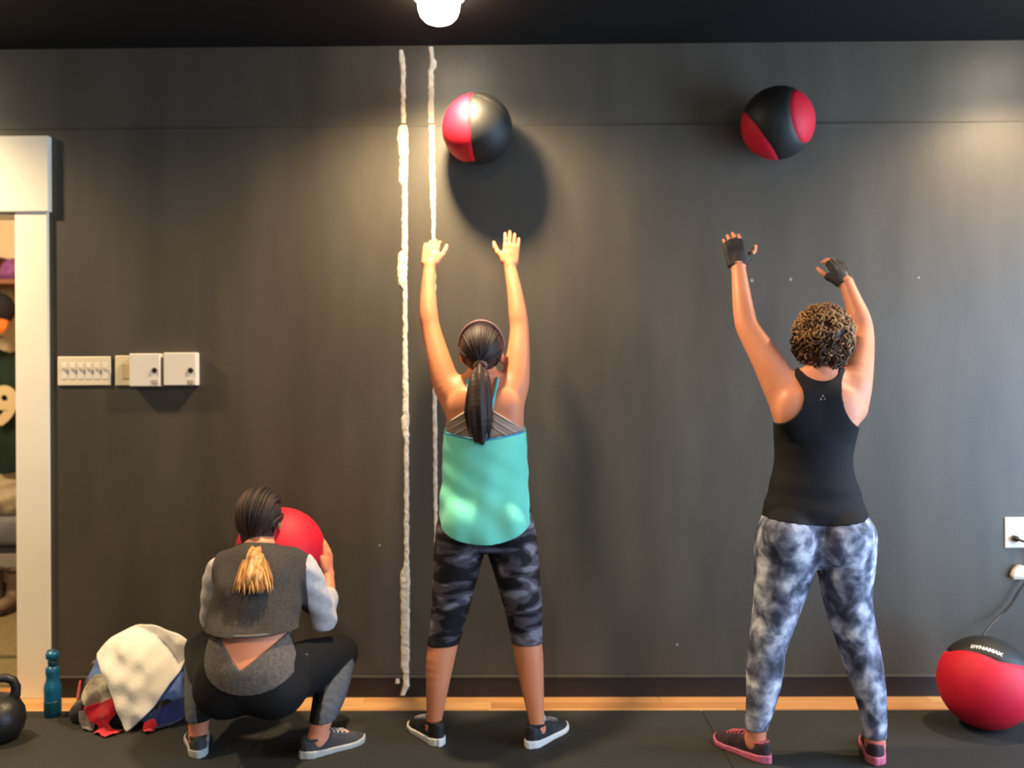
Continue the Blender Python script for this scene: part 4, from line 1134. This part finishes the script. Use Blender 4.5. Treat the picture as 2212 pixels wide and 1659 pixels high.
# =============================================================== person in the black tank top (right)
def build_right():
    rg = random.Random(9); Y0 = -0.68
    sL, sR = (P(1633, 1600, -.69), R(121)), (P(1890, 1606, -.70), R(72))
    r = root('person', (P(1765, 1600, Y0).x, Y0, ZM), 'person in a black tank top and grey tie-dye leggings with black gloves, arms raised', 'person')
    Z = lambda y, Y=Y0: P(1766, y, Y).z
    X = lambda x, y, Y=Y0: P(x, y, Y).x
    def row(y, x0, x1, cy, b, g=0.0): return (Z(y), X((x0+x1)/2, y), cy, (X(x1, y)-X(x0, y))/2-g, b)
    rows = [row(1222, 1722, 1800, -.685, .045), row(1205, 1680, 1842, -.685, .08), row(1182, 1645, 1878, -.685, .098), row(1150, 1640, 1881, -.68, .106), row(1110, 1652, 1870, -.675, .114), row(1064, 1664, 1855, -.67, .102), row(1000, 1680, 1840, -.662, .092),
            row(935, 1680, 1850, -.658, .102), row(885, 1680, 1850, -.655, .106), row(850, 1690, 1848, -.652, .098), row(822, 1712, 1834, -.65, .078), row(800, 1738, 1812, -.648, .056)]
    torso = [loft(rows, .02)]
    glut = [ell(P(1705, 1165, -.745), (.100, .078, .098), .014), ell(P(1822, 1165, -.745), (.098, .078, .098), .014)]
    for sx in (1712, 1828): torso.append(ell(P(sx, 885, -.722), (.045, .026, .06), .06))
    legs = []
    for pts in ([(1703,1165,-.68,.112), (1697,1205,-.68,.106), (1680,1300,-.675,.081), (1658,1395,-.675,.062), (1652,1450,-.69,.060), (1645,1510,-.70,.049), (1635,1562,-.695,.037), (1633,1606,-.69,.033)],
                [(1824,1165,-.68,.108), (1826,1205,-.68,.100), (1832,1300,-.675,.079), (1855,1395,-.68,.066), (1869,1450,-.695,.059), (1882,1510,-.705,.048), (1889,1562,-.70,.038), (1890,1610,-.70,.033)]):
        legs += chain([P(a, b, c) for a, b, c, _ in pts], [q[3] for q in pts], .012)
    arms = []
    aL = [(1704,872,-.655,.066), (1688,838,-.645,.064), (1655,775,-.61,.054), (1617,712,-.57,.042), (1608,680,-.55,.039), (1602,640,-.525,.034), (1595,578,-.475,.0255)]
    aR = [(1836,880,-.655,.062), (1846,832,-.64,.060), (1858,770,-.58,.049), (1863,718,-.53,.040), (1856,684,-.51,.038), (1845,655,-.485,.033), (1829,612,-.445,.0255)]
    for a in (aL, aR): arms += chain([P(*q[:3]) for q in a], [q[3] for q in a], .03)
    c = P(1774, 742, -.63)
    hp, eyes, at, ax = head_prims(c, (0, .92, .38), (0, -.38, .92), .98)
    neck = [rcone(at(0, -.02, -.05), P(1775, 825, -.655), .050, .057, .03)]
    traps = [rcone(P(1774, 806, -.665), P(1712, 838, -.65), .034, .052, .03), rcone(P(1774, 806, -.665), P(1836, 836, -.65), .034, .052, .03)]
    fl, nl = Vector((-.10, .30, .95)), Vector((-.06, -.95, .30))
    pL, fL, gL = hand_prims(P(1594, 578, -.475), fl, nl, 1 if fl.cross(nl).x > 0 else -1, 1.0, curl=.26, spread=.20, thumb_out=.95)
    fr, nr_ = Vector((-.24, .42, .88)), Vector((.22, -.88, .42))
    pR, fR, gR = hand_prims(P(1829, 616, -.445), fr, nr_, 1 if fr.cross(nr_).x < 0 else -1, 1.0, curl=.42, spread=.10, thumb_out=.70)
    body = torso+glut+traps+neck+hp+arms+legs+pL+fL+pR+fR
    for (ak, an) in (sL, sR):
        d = Vector((math.cos(an), math.sin(an), 0)); body.append(rcone((ak.x, ak.y, ZM+.055), Vector((ak.x, ak.y, ZM+.04))+d*.12, .029, .02, .015))
    solid('body', body, .004, M_skin2, r)
    eyes_part(eyes, r)
    tie = ramp_mat('tie_dye_grey_knit', [(0.32, rgb(50,52,66)), (0.42, rgb(82,86,106)), (0.51, rgb(126,132,154)), (0.60, rgb(178,184,202)), (0.70, rgb(216,220,230))], 17, (1, 1, .85), detail=3.5, distort=.3, rot=(.3, .5, .2))
    za = P(1636, 1574, -.69).z; zb = P(1890, 1592, -.70).z; xm = X(1765, 1500)
    wl = [lambda X_, Y_, Z_: Z_-Z(1090)+0*X_+0*Y_, lambda X_, Y_, Z_: np.where(X_ < xm, za, zb)-Z_+0*Y_]
    garment('leggings', torso+glut+legs, .0045, .009, .004, tie, r, cuts=wl)
    # racer-back tank top
    M_tank = mat('black_ribbed_jersey', rgb(20,20,23), rough=0.8, col2=rgb(26,26,30), nscale=6, spec=0.2)
    def ecut(cx, cy, rx, ry, Y):
        p = P(cx, cy, Y); sc_ = 2000/(4+Y)
        return lambda X_, Y_, Z_: (1-np.sqrt(((X_-p.x)/(rx/sc_))**2+((Z_-p.z)/(ry/sc_))**2))*(min(rx, ry)/sc_)+0*Y_
    def above(X_, Y_, Z_): return Z_-Z(790)+0*X_+0*Y_
    def hem(X_, Y_, Z_): return Z(1120)-.010*np.cos((X_-xm)*14)-Z_+0*Y_
    def arm_side(px, py, s, Y=-.72):
        p = P(px, py, Y)
        return lambda X_, Y_, Z_: np.minimum(s*(X_-p.x), Z_-p.z)+0*Y_
    td = lambda X_, Y_, Z_: -(.0032*np.sin(Z_*62+X_*9)*np.clip((Z(1010)-Z_)/.12, 0, 1)*np.clip((Z_-Z(1125))/.1, 0, 1)) - .001
    tank = garment('tank_top', torso+glut+traps, .006, .010, .004, M_tank, r, disp=td,
                   cuts=[above, hem, ecut(1668, 850, 66, 68, -.74), ecut(1874, 856, 58, 70, -.74), ecut(1773, 792, 40, 31, -.70), arm_side(1712, 870, -1), arm_side(1836, 876, 1)])
    # small pale triangular emblem between the shoulder blades
    pe = P(1775, 860, -.75); ye = back_y(torso, pe.x, pe.z)-.0085
    e = MB(); s = .0085
    for k in range(3):
        a = math.pi/2+k*2*math.pi/3; q = (pe.x+s*.9*math.cos(a), pe.z+s*.9*math.sin(a))
        e.prism([(q[0]+s*.62*math.cos(a+b), q[1]+s*.62*math.sin(a+b)) for b in (0, 2.1, 4.2)], ye, ye+.002)
    e.build('emblem', mat('grey_print', rgb(120,122,124), rough=.6), tank)
    # gloves: half-finger, black
    M_glove = mat('black_glove_cloth', rgb(30,27,29), rough=0.75, col2=rgb(48,42,44), nscale=25)
    for pm, g1, w, f, nn in ((pL, gL, P(1594, 578, -.475), fl, nl), (pR, gR, P(1829, 616, -.445), fr, nr_)):
        fN = nv(f); start = w+fN*.004
        cut = lambda X_, Y_, Z_, s=start, d=fN: -((X_-s.x)*d.x+(Y_-s.y)*d.y+(Z_-s.z)*d.z)
        gl = solid('glove', [(q[0], q[1]-.004, q[2]+.004, q[3]) for q in pm]+g1, .003, M_glove, r, cuts=[cut], disp=lambda X_, Y_, Z_: -.0030+0*X_+0*Y_+0*Z_)
        nN = nv(nn); nN = (nN-fN*nN.dot(fN)).normalized(); t = fN.cross(nN)
        rr = [start+fN*.004+(t*math.cos(a)*.030+nN*math.sin(a)*.022) for a in np.linspace(0, 2*math.pi, 19)]
        MB().tube(rr, .0045, 8, False).build('cuff', M_capb, gl, smooth=True)
        q = start+fN*.034+nN*.0165
        MB().tube([q-fN*.010+t*.006, q+fN*.010+t*.006], .0045, 8).build('tab', mat('pale_tab', rgb(150,148,150), rough=.6), gl, smooth=True)
    # hair: short, curly, lighter on top
    M_h = mat('light_brown_curls', rgb(112,80,50), rough=0.55, col2=rgb(178,138,94), nscale=9, spec=0.35, lo=.38, hi=.62)
    M_hd = mat('dark_brown_curls', rgb(58,42,32), rough=0.6, col2=rgb(84,60,42), nscale=12, spec=0.3)
    hcut = lambda X_, Y_, Z_: ((X_-c.x)*ax[1].x+(Y_-c.y)*ax[1].y+(Z_-c.z)*ax[1].z)*.8-((X_-c.x)*ax[2].x+(Y_-c.y)*ax[2].y+(Z_-c.z)*ax[2].z)*.65-.02
    cut2 = lambda X_, Y_, Z_: P(1774, 800, -.7).z-Z_+0*X_+0*Y_
    hair = solid('hair', [ell(at(0, -.012, .022), (.090, .106, .108), .02, ax)], .004, M_hd, r, cuts=[hcut, cut2], disp=lambda X_, Y_, Z_: .006*np.sin(X_*70+3*np.sin(Z_*40))*np.sin(Z_*80+Y_*60))
    paths = []; pd = []
    for i in range(430):
        a = rg.uniform(-math.pi, math.pi); zz = rg.uniform(-.65, 1.0); q = math.sqrt(1-zz*zz)
        d = Vector((q*math.sin(a), -q*math.cos(a), zz))
        if d.y > .55 and d.z < .45: continue
        b = Vector(at(d.x*.086, d.y*.100-.012, d.z*.106+.024))
        o = (ax[0]*d.x+ax[1]*d.y+ax[2]*d.z).normalized()
        tdir = (Vector((rg.uniform(-1,1), rg.uniform(-1,1), rg.uniform(-1.2,.5)))); tdir = (tdir-o*tdir.dot(o)).normalized(); w = o.cross(tdir)
        n = 14; turns = rg.uniform(1.2, 2.4); rad = rg.uniform(.006, .011); L = rg.uniform(.03, .055); ph = rg.uniform(0, 6.28)
        pts = [b+tdir*L*(j/n)+o*(rad*math.cos(ph+turns*6.28*j/n)+.006+.010*math.sin(3.1*j/n))+w*rad*math.sin(ph+turns*6.28*j/n) for j in range(n+1)]
        low = d.z < .12 + rg.gauss(0, .18)
        (pd if low else paths).append(pts)
    rad = lambda n: [.002]+[rg.uniform(.0026, .0042)]*(n-2)+[.001]
    strands('curls', paths, rad, M_h, hair); strands('nape_curls', pd, rad, M_hd, hair)
    # thin pale necklace cord at the nape
    nk = []
    for a in np.linspace(0, 2*math.pi, 25): nk.append(P(1775, 806, -.655)+Vector((.060*math.cos(a), .060*math.sin(a), .010*math.sin(a))))
    MB().tube(nk, .004, 8, False).build('necklace', mat('pale_cord', rgb(206,186,172), rough=.6), r, smooth=True)
    mu = mat('dark_plum_mesh_shoe', rgb(46,30,38), rough=0.75, col2=rgb(74,52,62), nscale=26, lo=.5, hi=.7)
    ms = mat('pink_foam_sole', rgb(198,104,130), rough=0.6, col2=rgb(184,92,118), nscale=20)
    for ak, an in (sL, sR):
        shoe(r, ak, an, .25, mu, ms, mat('coral_lace', rgb(206,92,104), rough=.8), mat('coral_collar', rgb(176,84,92), rough=.8), low=True)
    return r
build_right()

# =============================================================== crouching person with the ball (left)
def build_crouch():
    rg = random.Random(5)
    sL, sR = (P(428, 1590, -.635), R(110)), (P(683, 1592, -.655), R(42))
    r = root('person', (P(545, 1600, -.68).x, -.68, ZM), 'crouching person in a grey raglan sweater and black leggings, holding a red ball', 'person')
    pel = [ell(P(540, 1452, -.795), (.165, .135, .128), .04), ell(P(490, 1490, -.80), (.105, .11, .092), .03), ell(P(592, 1490, -.80), (.105, .11, .092), .03)]
    tor = [ell(P(541, 1385, -.765), (.135, .108, .115), .05), ell(P(552, 1310, -.695), (.148, .112, .115), .06), ell(P(558, 1250, -.625), (.150, .105, .095), .06), ell(P(560, 1215, -.575), (.118, .085, .06), .05)]
    kL, kR = P(438, 1402, -.355), P(735, 1410, -.34)
    legs = []
    legs += chain([P(486, 1468, -.77), P(462, 1440, -.56), kL], [.098, .088, .062], .03)
    legs += chain([kL, P(436, 1490, -.53), P(430, 1545, -.615), P(428, 1598, -.635)], [.058, .055, .040, .031], .02)
    legs += chain([P(598, 1470, -.77), P(668, 1438, -.56), kR], [.100, .090, .063], .03)
    legs += chain([kR, P(714, 1490, -.53), P(696, 1550, -.63), P(683, 1602, -.655)], [.058, .055, .040, .031], .02)
    aL = [(500,1232,-.585,.056), (480,1240,-.575,.052), (466,1290,-.53,.042), (462,1335,-.47,.036), (478,1290,-.42,.033), (498,1245,-.365,.024)]
    aR = [(628,1226,-.585,.056), (652,1236,-.575,.054), (680,1292,-.54,.045), (697,1340,-.48,.038), (706,1290,-.425,.034), (708,1242,-.355,.024)]
    arms = [chain([P(*q[:3]) for q in a], [q[3] for q in a], .02) for a in (aL, aR)]
    c = P(562, 1116, -.475)
    hp, eyes, at, ax = head_prims(c, (.03, .97, .22), (0, -.22, .97), 1.0)
    neck = [rcone(at(0, -.02, -.05), P(560, 1212, -.57), .052, .062, .03)]
    traps = [rcone(P(560, 1205, -.565), P(500, 1232, -.58), .04, .05, .03), rcone(P(560, 1205, -.565), P(630, 1228, -.58), .04, .05, .03)]
    # hands lie against the sides of the ball, fingers wrapping round its far side
    wR = P(708, 1240, -.352); wL = P(498, 1243, -.362)
    pR, fR, _ = hand_prims(wR, (-.10, .40, .90), (.95, -.15, .16), -1, .98, curl=.26, spread=.12, thumb_out=.5)
    pL, fL, _ = hand_prims(wL, (.10, .40, .90), (-.95, -.15, .16), 1, .98, curl=.26, spread=.12, thumb_out=.5)
    body = pel+tor+legs+arms[0]+arms[1]+hp+neck+traps+pR+fR+pL+fL
    for (ak, an) in (sL, sR):
        d = Vector((math.cos(an), math.sin(an), 0)); body.append(rcone((ak.x, ak.y, ZM+.055), Vector((ak.x, ak.y, ZM+.04))+d*.12, .029, .02, .015))
    solid('body', body, .004, M_skin2, r)
    eyes_part(eyes, r)
    # leggings: black with a grey yoke dipping in a V at the back and grey shins
    M_bl = mat('black_leggings_knit', rgb(22,22,24), rough=0.8, spec=0.2)
    M_yoke = mat('heather_grey_knit', rgb(76,71,69), rough=0.9, col2=rgb(92,86,83), nscale=90, lo=.4, hi=.6)
    M_shin = mat('slate_grey_knit', rgb(68,72,80), rough=0.9, col2=rgb(82,86,94), nscale=70)
    ap = P(520, 1449, -.92); xl = P(460, 1381, -.9); xr_ = P(610, 1381, -.9)
    def vee(X_, Y_, Z_):
        zl = ap.z+(ap.x-X_)*(xl.z-ap.z)/(ap.x-xl.x); zr = ap.z+(X_-ap.x)*(xr_.z-ap.z)/(xr_.x-ap.x)
        v = np.where(X_ < ap.x, zl, zr)
        v = np.minimum(v, xl.z+.05)
        return (Z_-v)*.75+0*Y_
    waist_front = lambda X_, Y_, Z_: Z_-(P(540, 1345, -.8).z)+0*X_+0*Y_
    za = P(430, 1556, -.63).z
    ank = lambda X_, Y_, Z_: za-Z_+0*X_+0*Y_
    leg = garment('leggings', pel+legs+tor[:1], .005, .010, .004, M_bl, r, cuts=[vee, waist_front, ank])
    ce = P(537, 1418, -.9); sc_ = 2000/3.1
    def yoke(X_, Y_, Z_):
        d = (np.sqrt(((X_-ce.x)/(110/sc_))**2+((Z_-ce.z)/(80/sc_))**2)-1)*(80/sc_)
        return np.maximum(d, Y_+.77)
    garment('waist_yoke', pel+tor[:1], .0075, .010, .004, M_yoke, leg, cuts=[vee, yoke])
    for k_, pts, sh in ((0, [kR, P(714, 1490, -.53), P(696, 1550, -.63)], legs[3]), (1, [kL, P(436, 1490, -.53), P(430, 1545, -.615)], legs[1])):
        def panel(X_, Y_, Z_, k=k_, q=pts):
            # outer side of each shin, from below the knee to the cuff
            a, b = A(q[0]), A(q[2]); ab = b-a; t = ((X_-a[0])*ab[0]+(Y_-a[1])*ab[1]+(Z_-a[2])*ab[2])/float(ab@ab)
            lx = a[0]+t*ab[0]
            return np.maximum(np.maximum((lx-X_) if k == 0 else (X_-lx), .18-t), t-1.3)
        garment('shin_panel', [sh], .0085, .010, .004, M_shin, leg, cuts=[panel, ank])
    pe = P(636, 1449, -.88); ye = back_y(pel+legs, pe.x, pe.z)-.010
    MB().prism([(pe.x+.010*math.cos(a)*(1 if i % 2 else .5), pe.z+.012*math.sin(a)*(1 if i % 2 else .5)) for i, a in enumerate(np.linspace(0, 2*math.pi, 9)[:-1])], ye, ye+.006).build('emblem', mat('pale_print', rgb(110,112,114), rough=.6), leg)
    # raglan sweater: charcoal body, pale sleeves
    M_sw = mat('charcoal_sweater_knit', rgb(46,43,43), rough=0.95, col2=rgb(60,56,55), nscale=150, lo=.4, hi=.6, bump=.15, bscale=150)
    M_sl = mat('pale_grey_sleeve_knit', rgb(176,172,174), rough=0.95, col2=rgb(190,186,188), nscale=50, bump=.15, bscale=150)
    hz = P(545, 1376, -.88).z
    hem = lambda X_, Y_, Z_: hz-Z_+0*X_+0*Y_
    nk = lambda X_, Y_, Z_: (Z_-P(560, 1172, -.6).z)+(Y_+.60)*.25+0*X_
    sd_ = lambda X_, Y_, Z_: -(.004*np.sin(Z_*48+X_*22)+.003*np.sin(X_*46-Z_*30))
    xa, xb = P(468, 1260, -.6).x, P(666, 1260, -.6).x
    upa = [chain([P(*q[:3]) for q in a[:4]], [q[3] for q in a[:4]], .04)[0] for a in (aL, aR)]
    inside = lambda X_, Y_, Z_: np.maximum(xa-X_, X_-xb)+0*Y_+0*Z_
    sw = garment('sweater', tor+traps+neck+upa+[ell(P(543, 1376, -.775), (.160, .120, .05), .04)], .012, .016, .004, M_sw, r, cuts=[hem, nk, inside], disp=sd_)
    # ribbed hem band
    hp_ = []
    for j in range(41):
        a = math.pi*(1+j/40); x = P(545, 1368, -.88).x+.158*math.cos(a); hp_.append((x, back_y([(q[0], q[1], q[2], q[3]) for q in tor+[ell(P(541, 1372, -.775), (.152, .115, .05), .04)]], x, hz+.006)-.012, hz+.004))
    hp_ = [q for q in hp_ if q[1] < -.7]
    MB().tube(hp_, .006, 8).build('hem_band', mat('grey_rib', rgb(96,90,88), rough=.95), sw, smooth=True)
    for i, a in enumerate((aL, aR)):
        pts = [P(*q[:3]) for q in a[:4]]; rd = [q[3] for q in a[:4]]
        cutz = P(*a[3][:3])
        # sleeve ends just past the elbow, the seam runs down from the collar
        seamc = (lambda X_, Y_, Z_: X_-xa-.004+0*Y_+0*Z_) if i == 0 else (lambda X_, Y_, Z_: xb-X_-.004+0*Y_+0*Z_)
        low = lambda X_, Y_, Z_, z=cutz.z: z-.032-Z_+0*X_+0*Y_
        sl = garment('sleeve', chain(pts, rd, .03)+[rcone(pts[3], P(*a[4][:3]), .034, .032, .02)], .012, .014, .004, M_sl, sw, cuts=[seamc, low], disp=lambda X_, Y_, Z_: .0018*np.sin(Z_*90+X_*40+Y_*30))
    # hair: dark on the head, blond ponytail fanning over the back
    M_hd = mat('espresso_hair', rgb(32,22,20), rough=0.6, col2=rgb(60,42,36), nscale=40, nstretch=(3,3,.4), spec=0.4, bump=.6, bscale=90, bstretch=(2.5,2.5,.3))
    M_bd = mat('golden_blond_hair', rgb(150,104,56), rough=0.5, col2=rgb(208,160,98), nscale=30, nstretch=(3,3,.35), spec=0.4)
    M_lock = hair_mat('espresso_locks', rgb(24,16,15), rgb(70,48,40)); M_blk_ = hair_mat('blond_locks', rgb(138,92,48), rgb(212,162,98))
    hair = solid('hair', [ell(at(0, -.010, .014), (.082, .100, .092), .02, ax), ell(at(0, -.055, -.06), (.060, .05, .062), .03, ax)], .004, M_hd, r,
                   cuts=[lambda X_, Y_, Z_: ((X_-c.x)*ax[1].x+(Y_-c.y)*ax[1].y+(Z_-c.z)*ax[1].z)*.8-((X_-c.x)*ax[2].x+(Y_-c.y)*ax[2].y+(Z_-c.z)*ax[2].z)*.65-.014])
    strands('hair_locks', head_strands(rg, at, 320, (-.01, -.085, -.070), 1.0, rx=.084, ry=.103, rz=.095), lambda n: [.0018]+[rg.uniform(.0022,.0036)]*(n-2)+[.003], M_lock, hair)
    def bk(px, py, off):
        p = P(px, py, -.75); y = back_y(tor+traps+neck, p.x, p.z); p2 = P(px, py, y-off); return p2
    path = [bk(553, 1168, .050), bk(552, 1195, .048), bk(550, 1225, .036), bk(549, 1252, .034), bk(548, 1280, .030)]
    pt = solid('ponytail', chain(path[:-1], [.020, .026, .034, .040], .02), .005, M_bd, r, disp=lambda X_, Y_, Z_: .004*np.sin((X_-c.x)*200+Z_*10))
    paths = tail(rg, path, [.020, .034, .052, .066, .076], 200, fray=.3)
    strands('tail_locks', paths, lambda n: [.003]+[.0034]*(n-3)+[.002, .0008], M_blk_, pt)
    tp = path[0]
    MB().tube([tp+Vector((.024*math.cos(a), .022*math.sin(a), .004)) for a in np.linspace(0, 2*math.pi, 17)], .008, 8, False).build('hair_tie', M_capb, r, smooth=True)
    mu = mat('charcoal_canvas_shoe', rgb(52,50,52), rough=0.85, col2=rgb(64,62,64), nscale=30)
    ms = mat('off_white_rubber_sole', rgb(172,172,168), rough=0.6)
    for ak, an in (sL, sR):
        shoe(r, ak, an, .245, mu, ms, mat('white_lace', rgb(190,192,194), rough=.8), mat('charcoal_collar', rgb(44,42,44), rough=.85), low=True, tongue=mat('pale_tongue', rgb(160,162,166), rough=.85))
    return r
build_crouch()
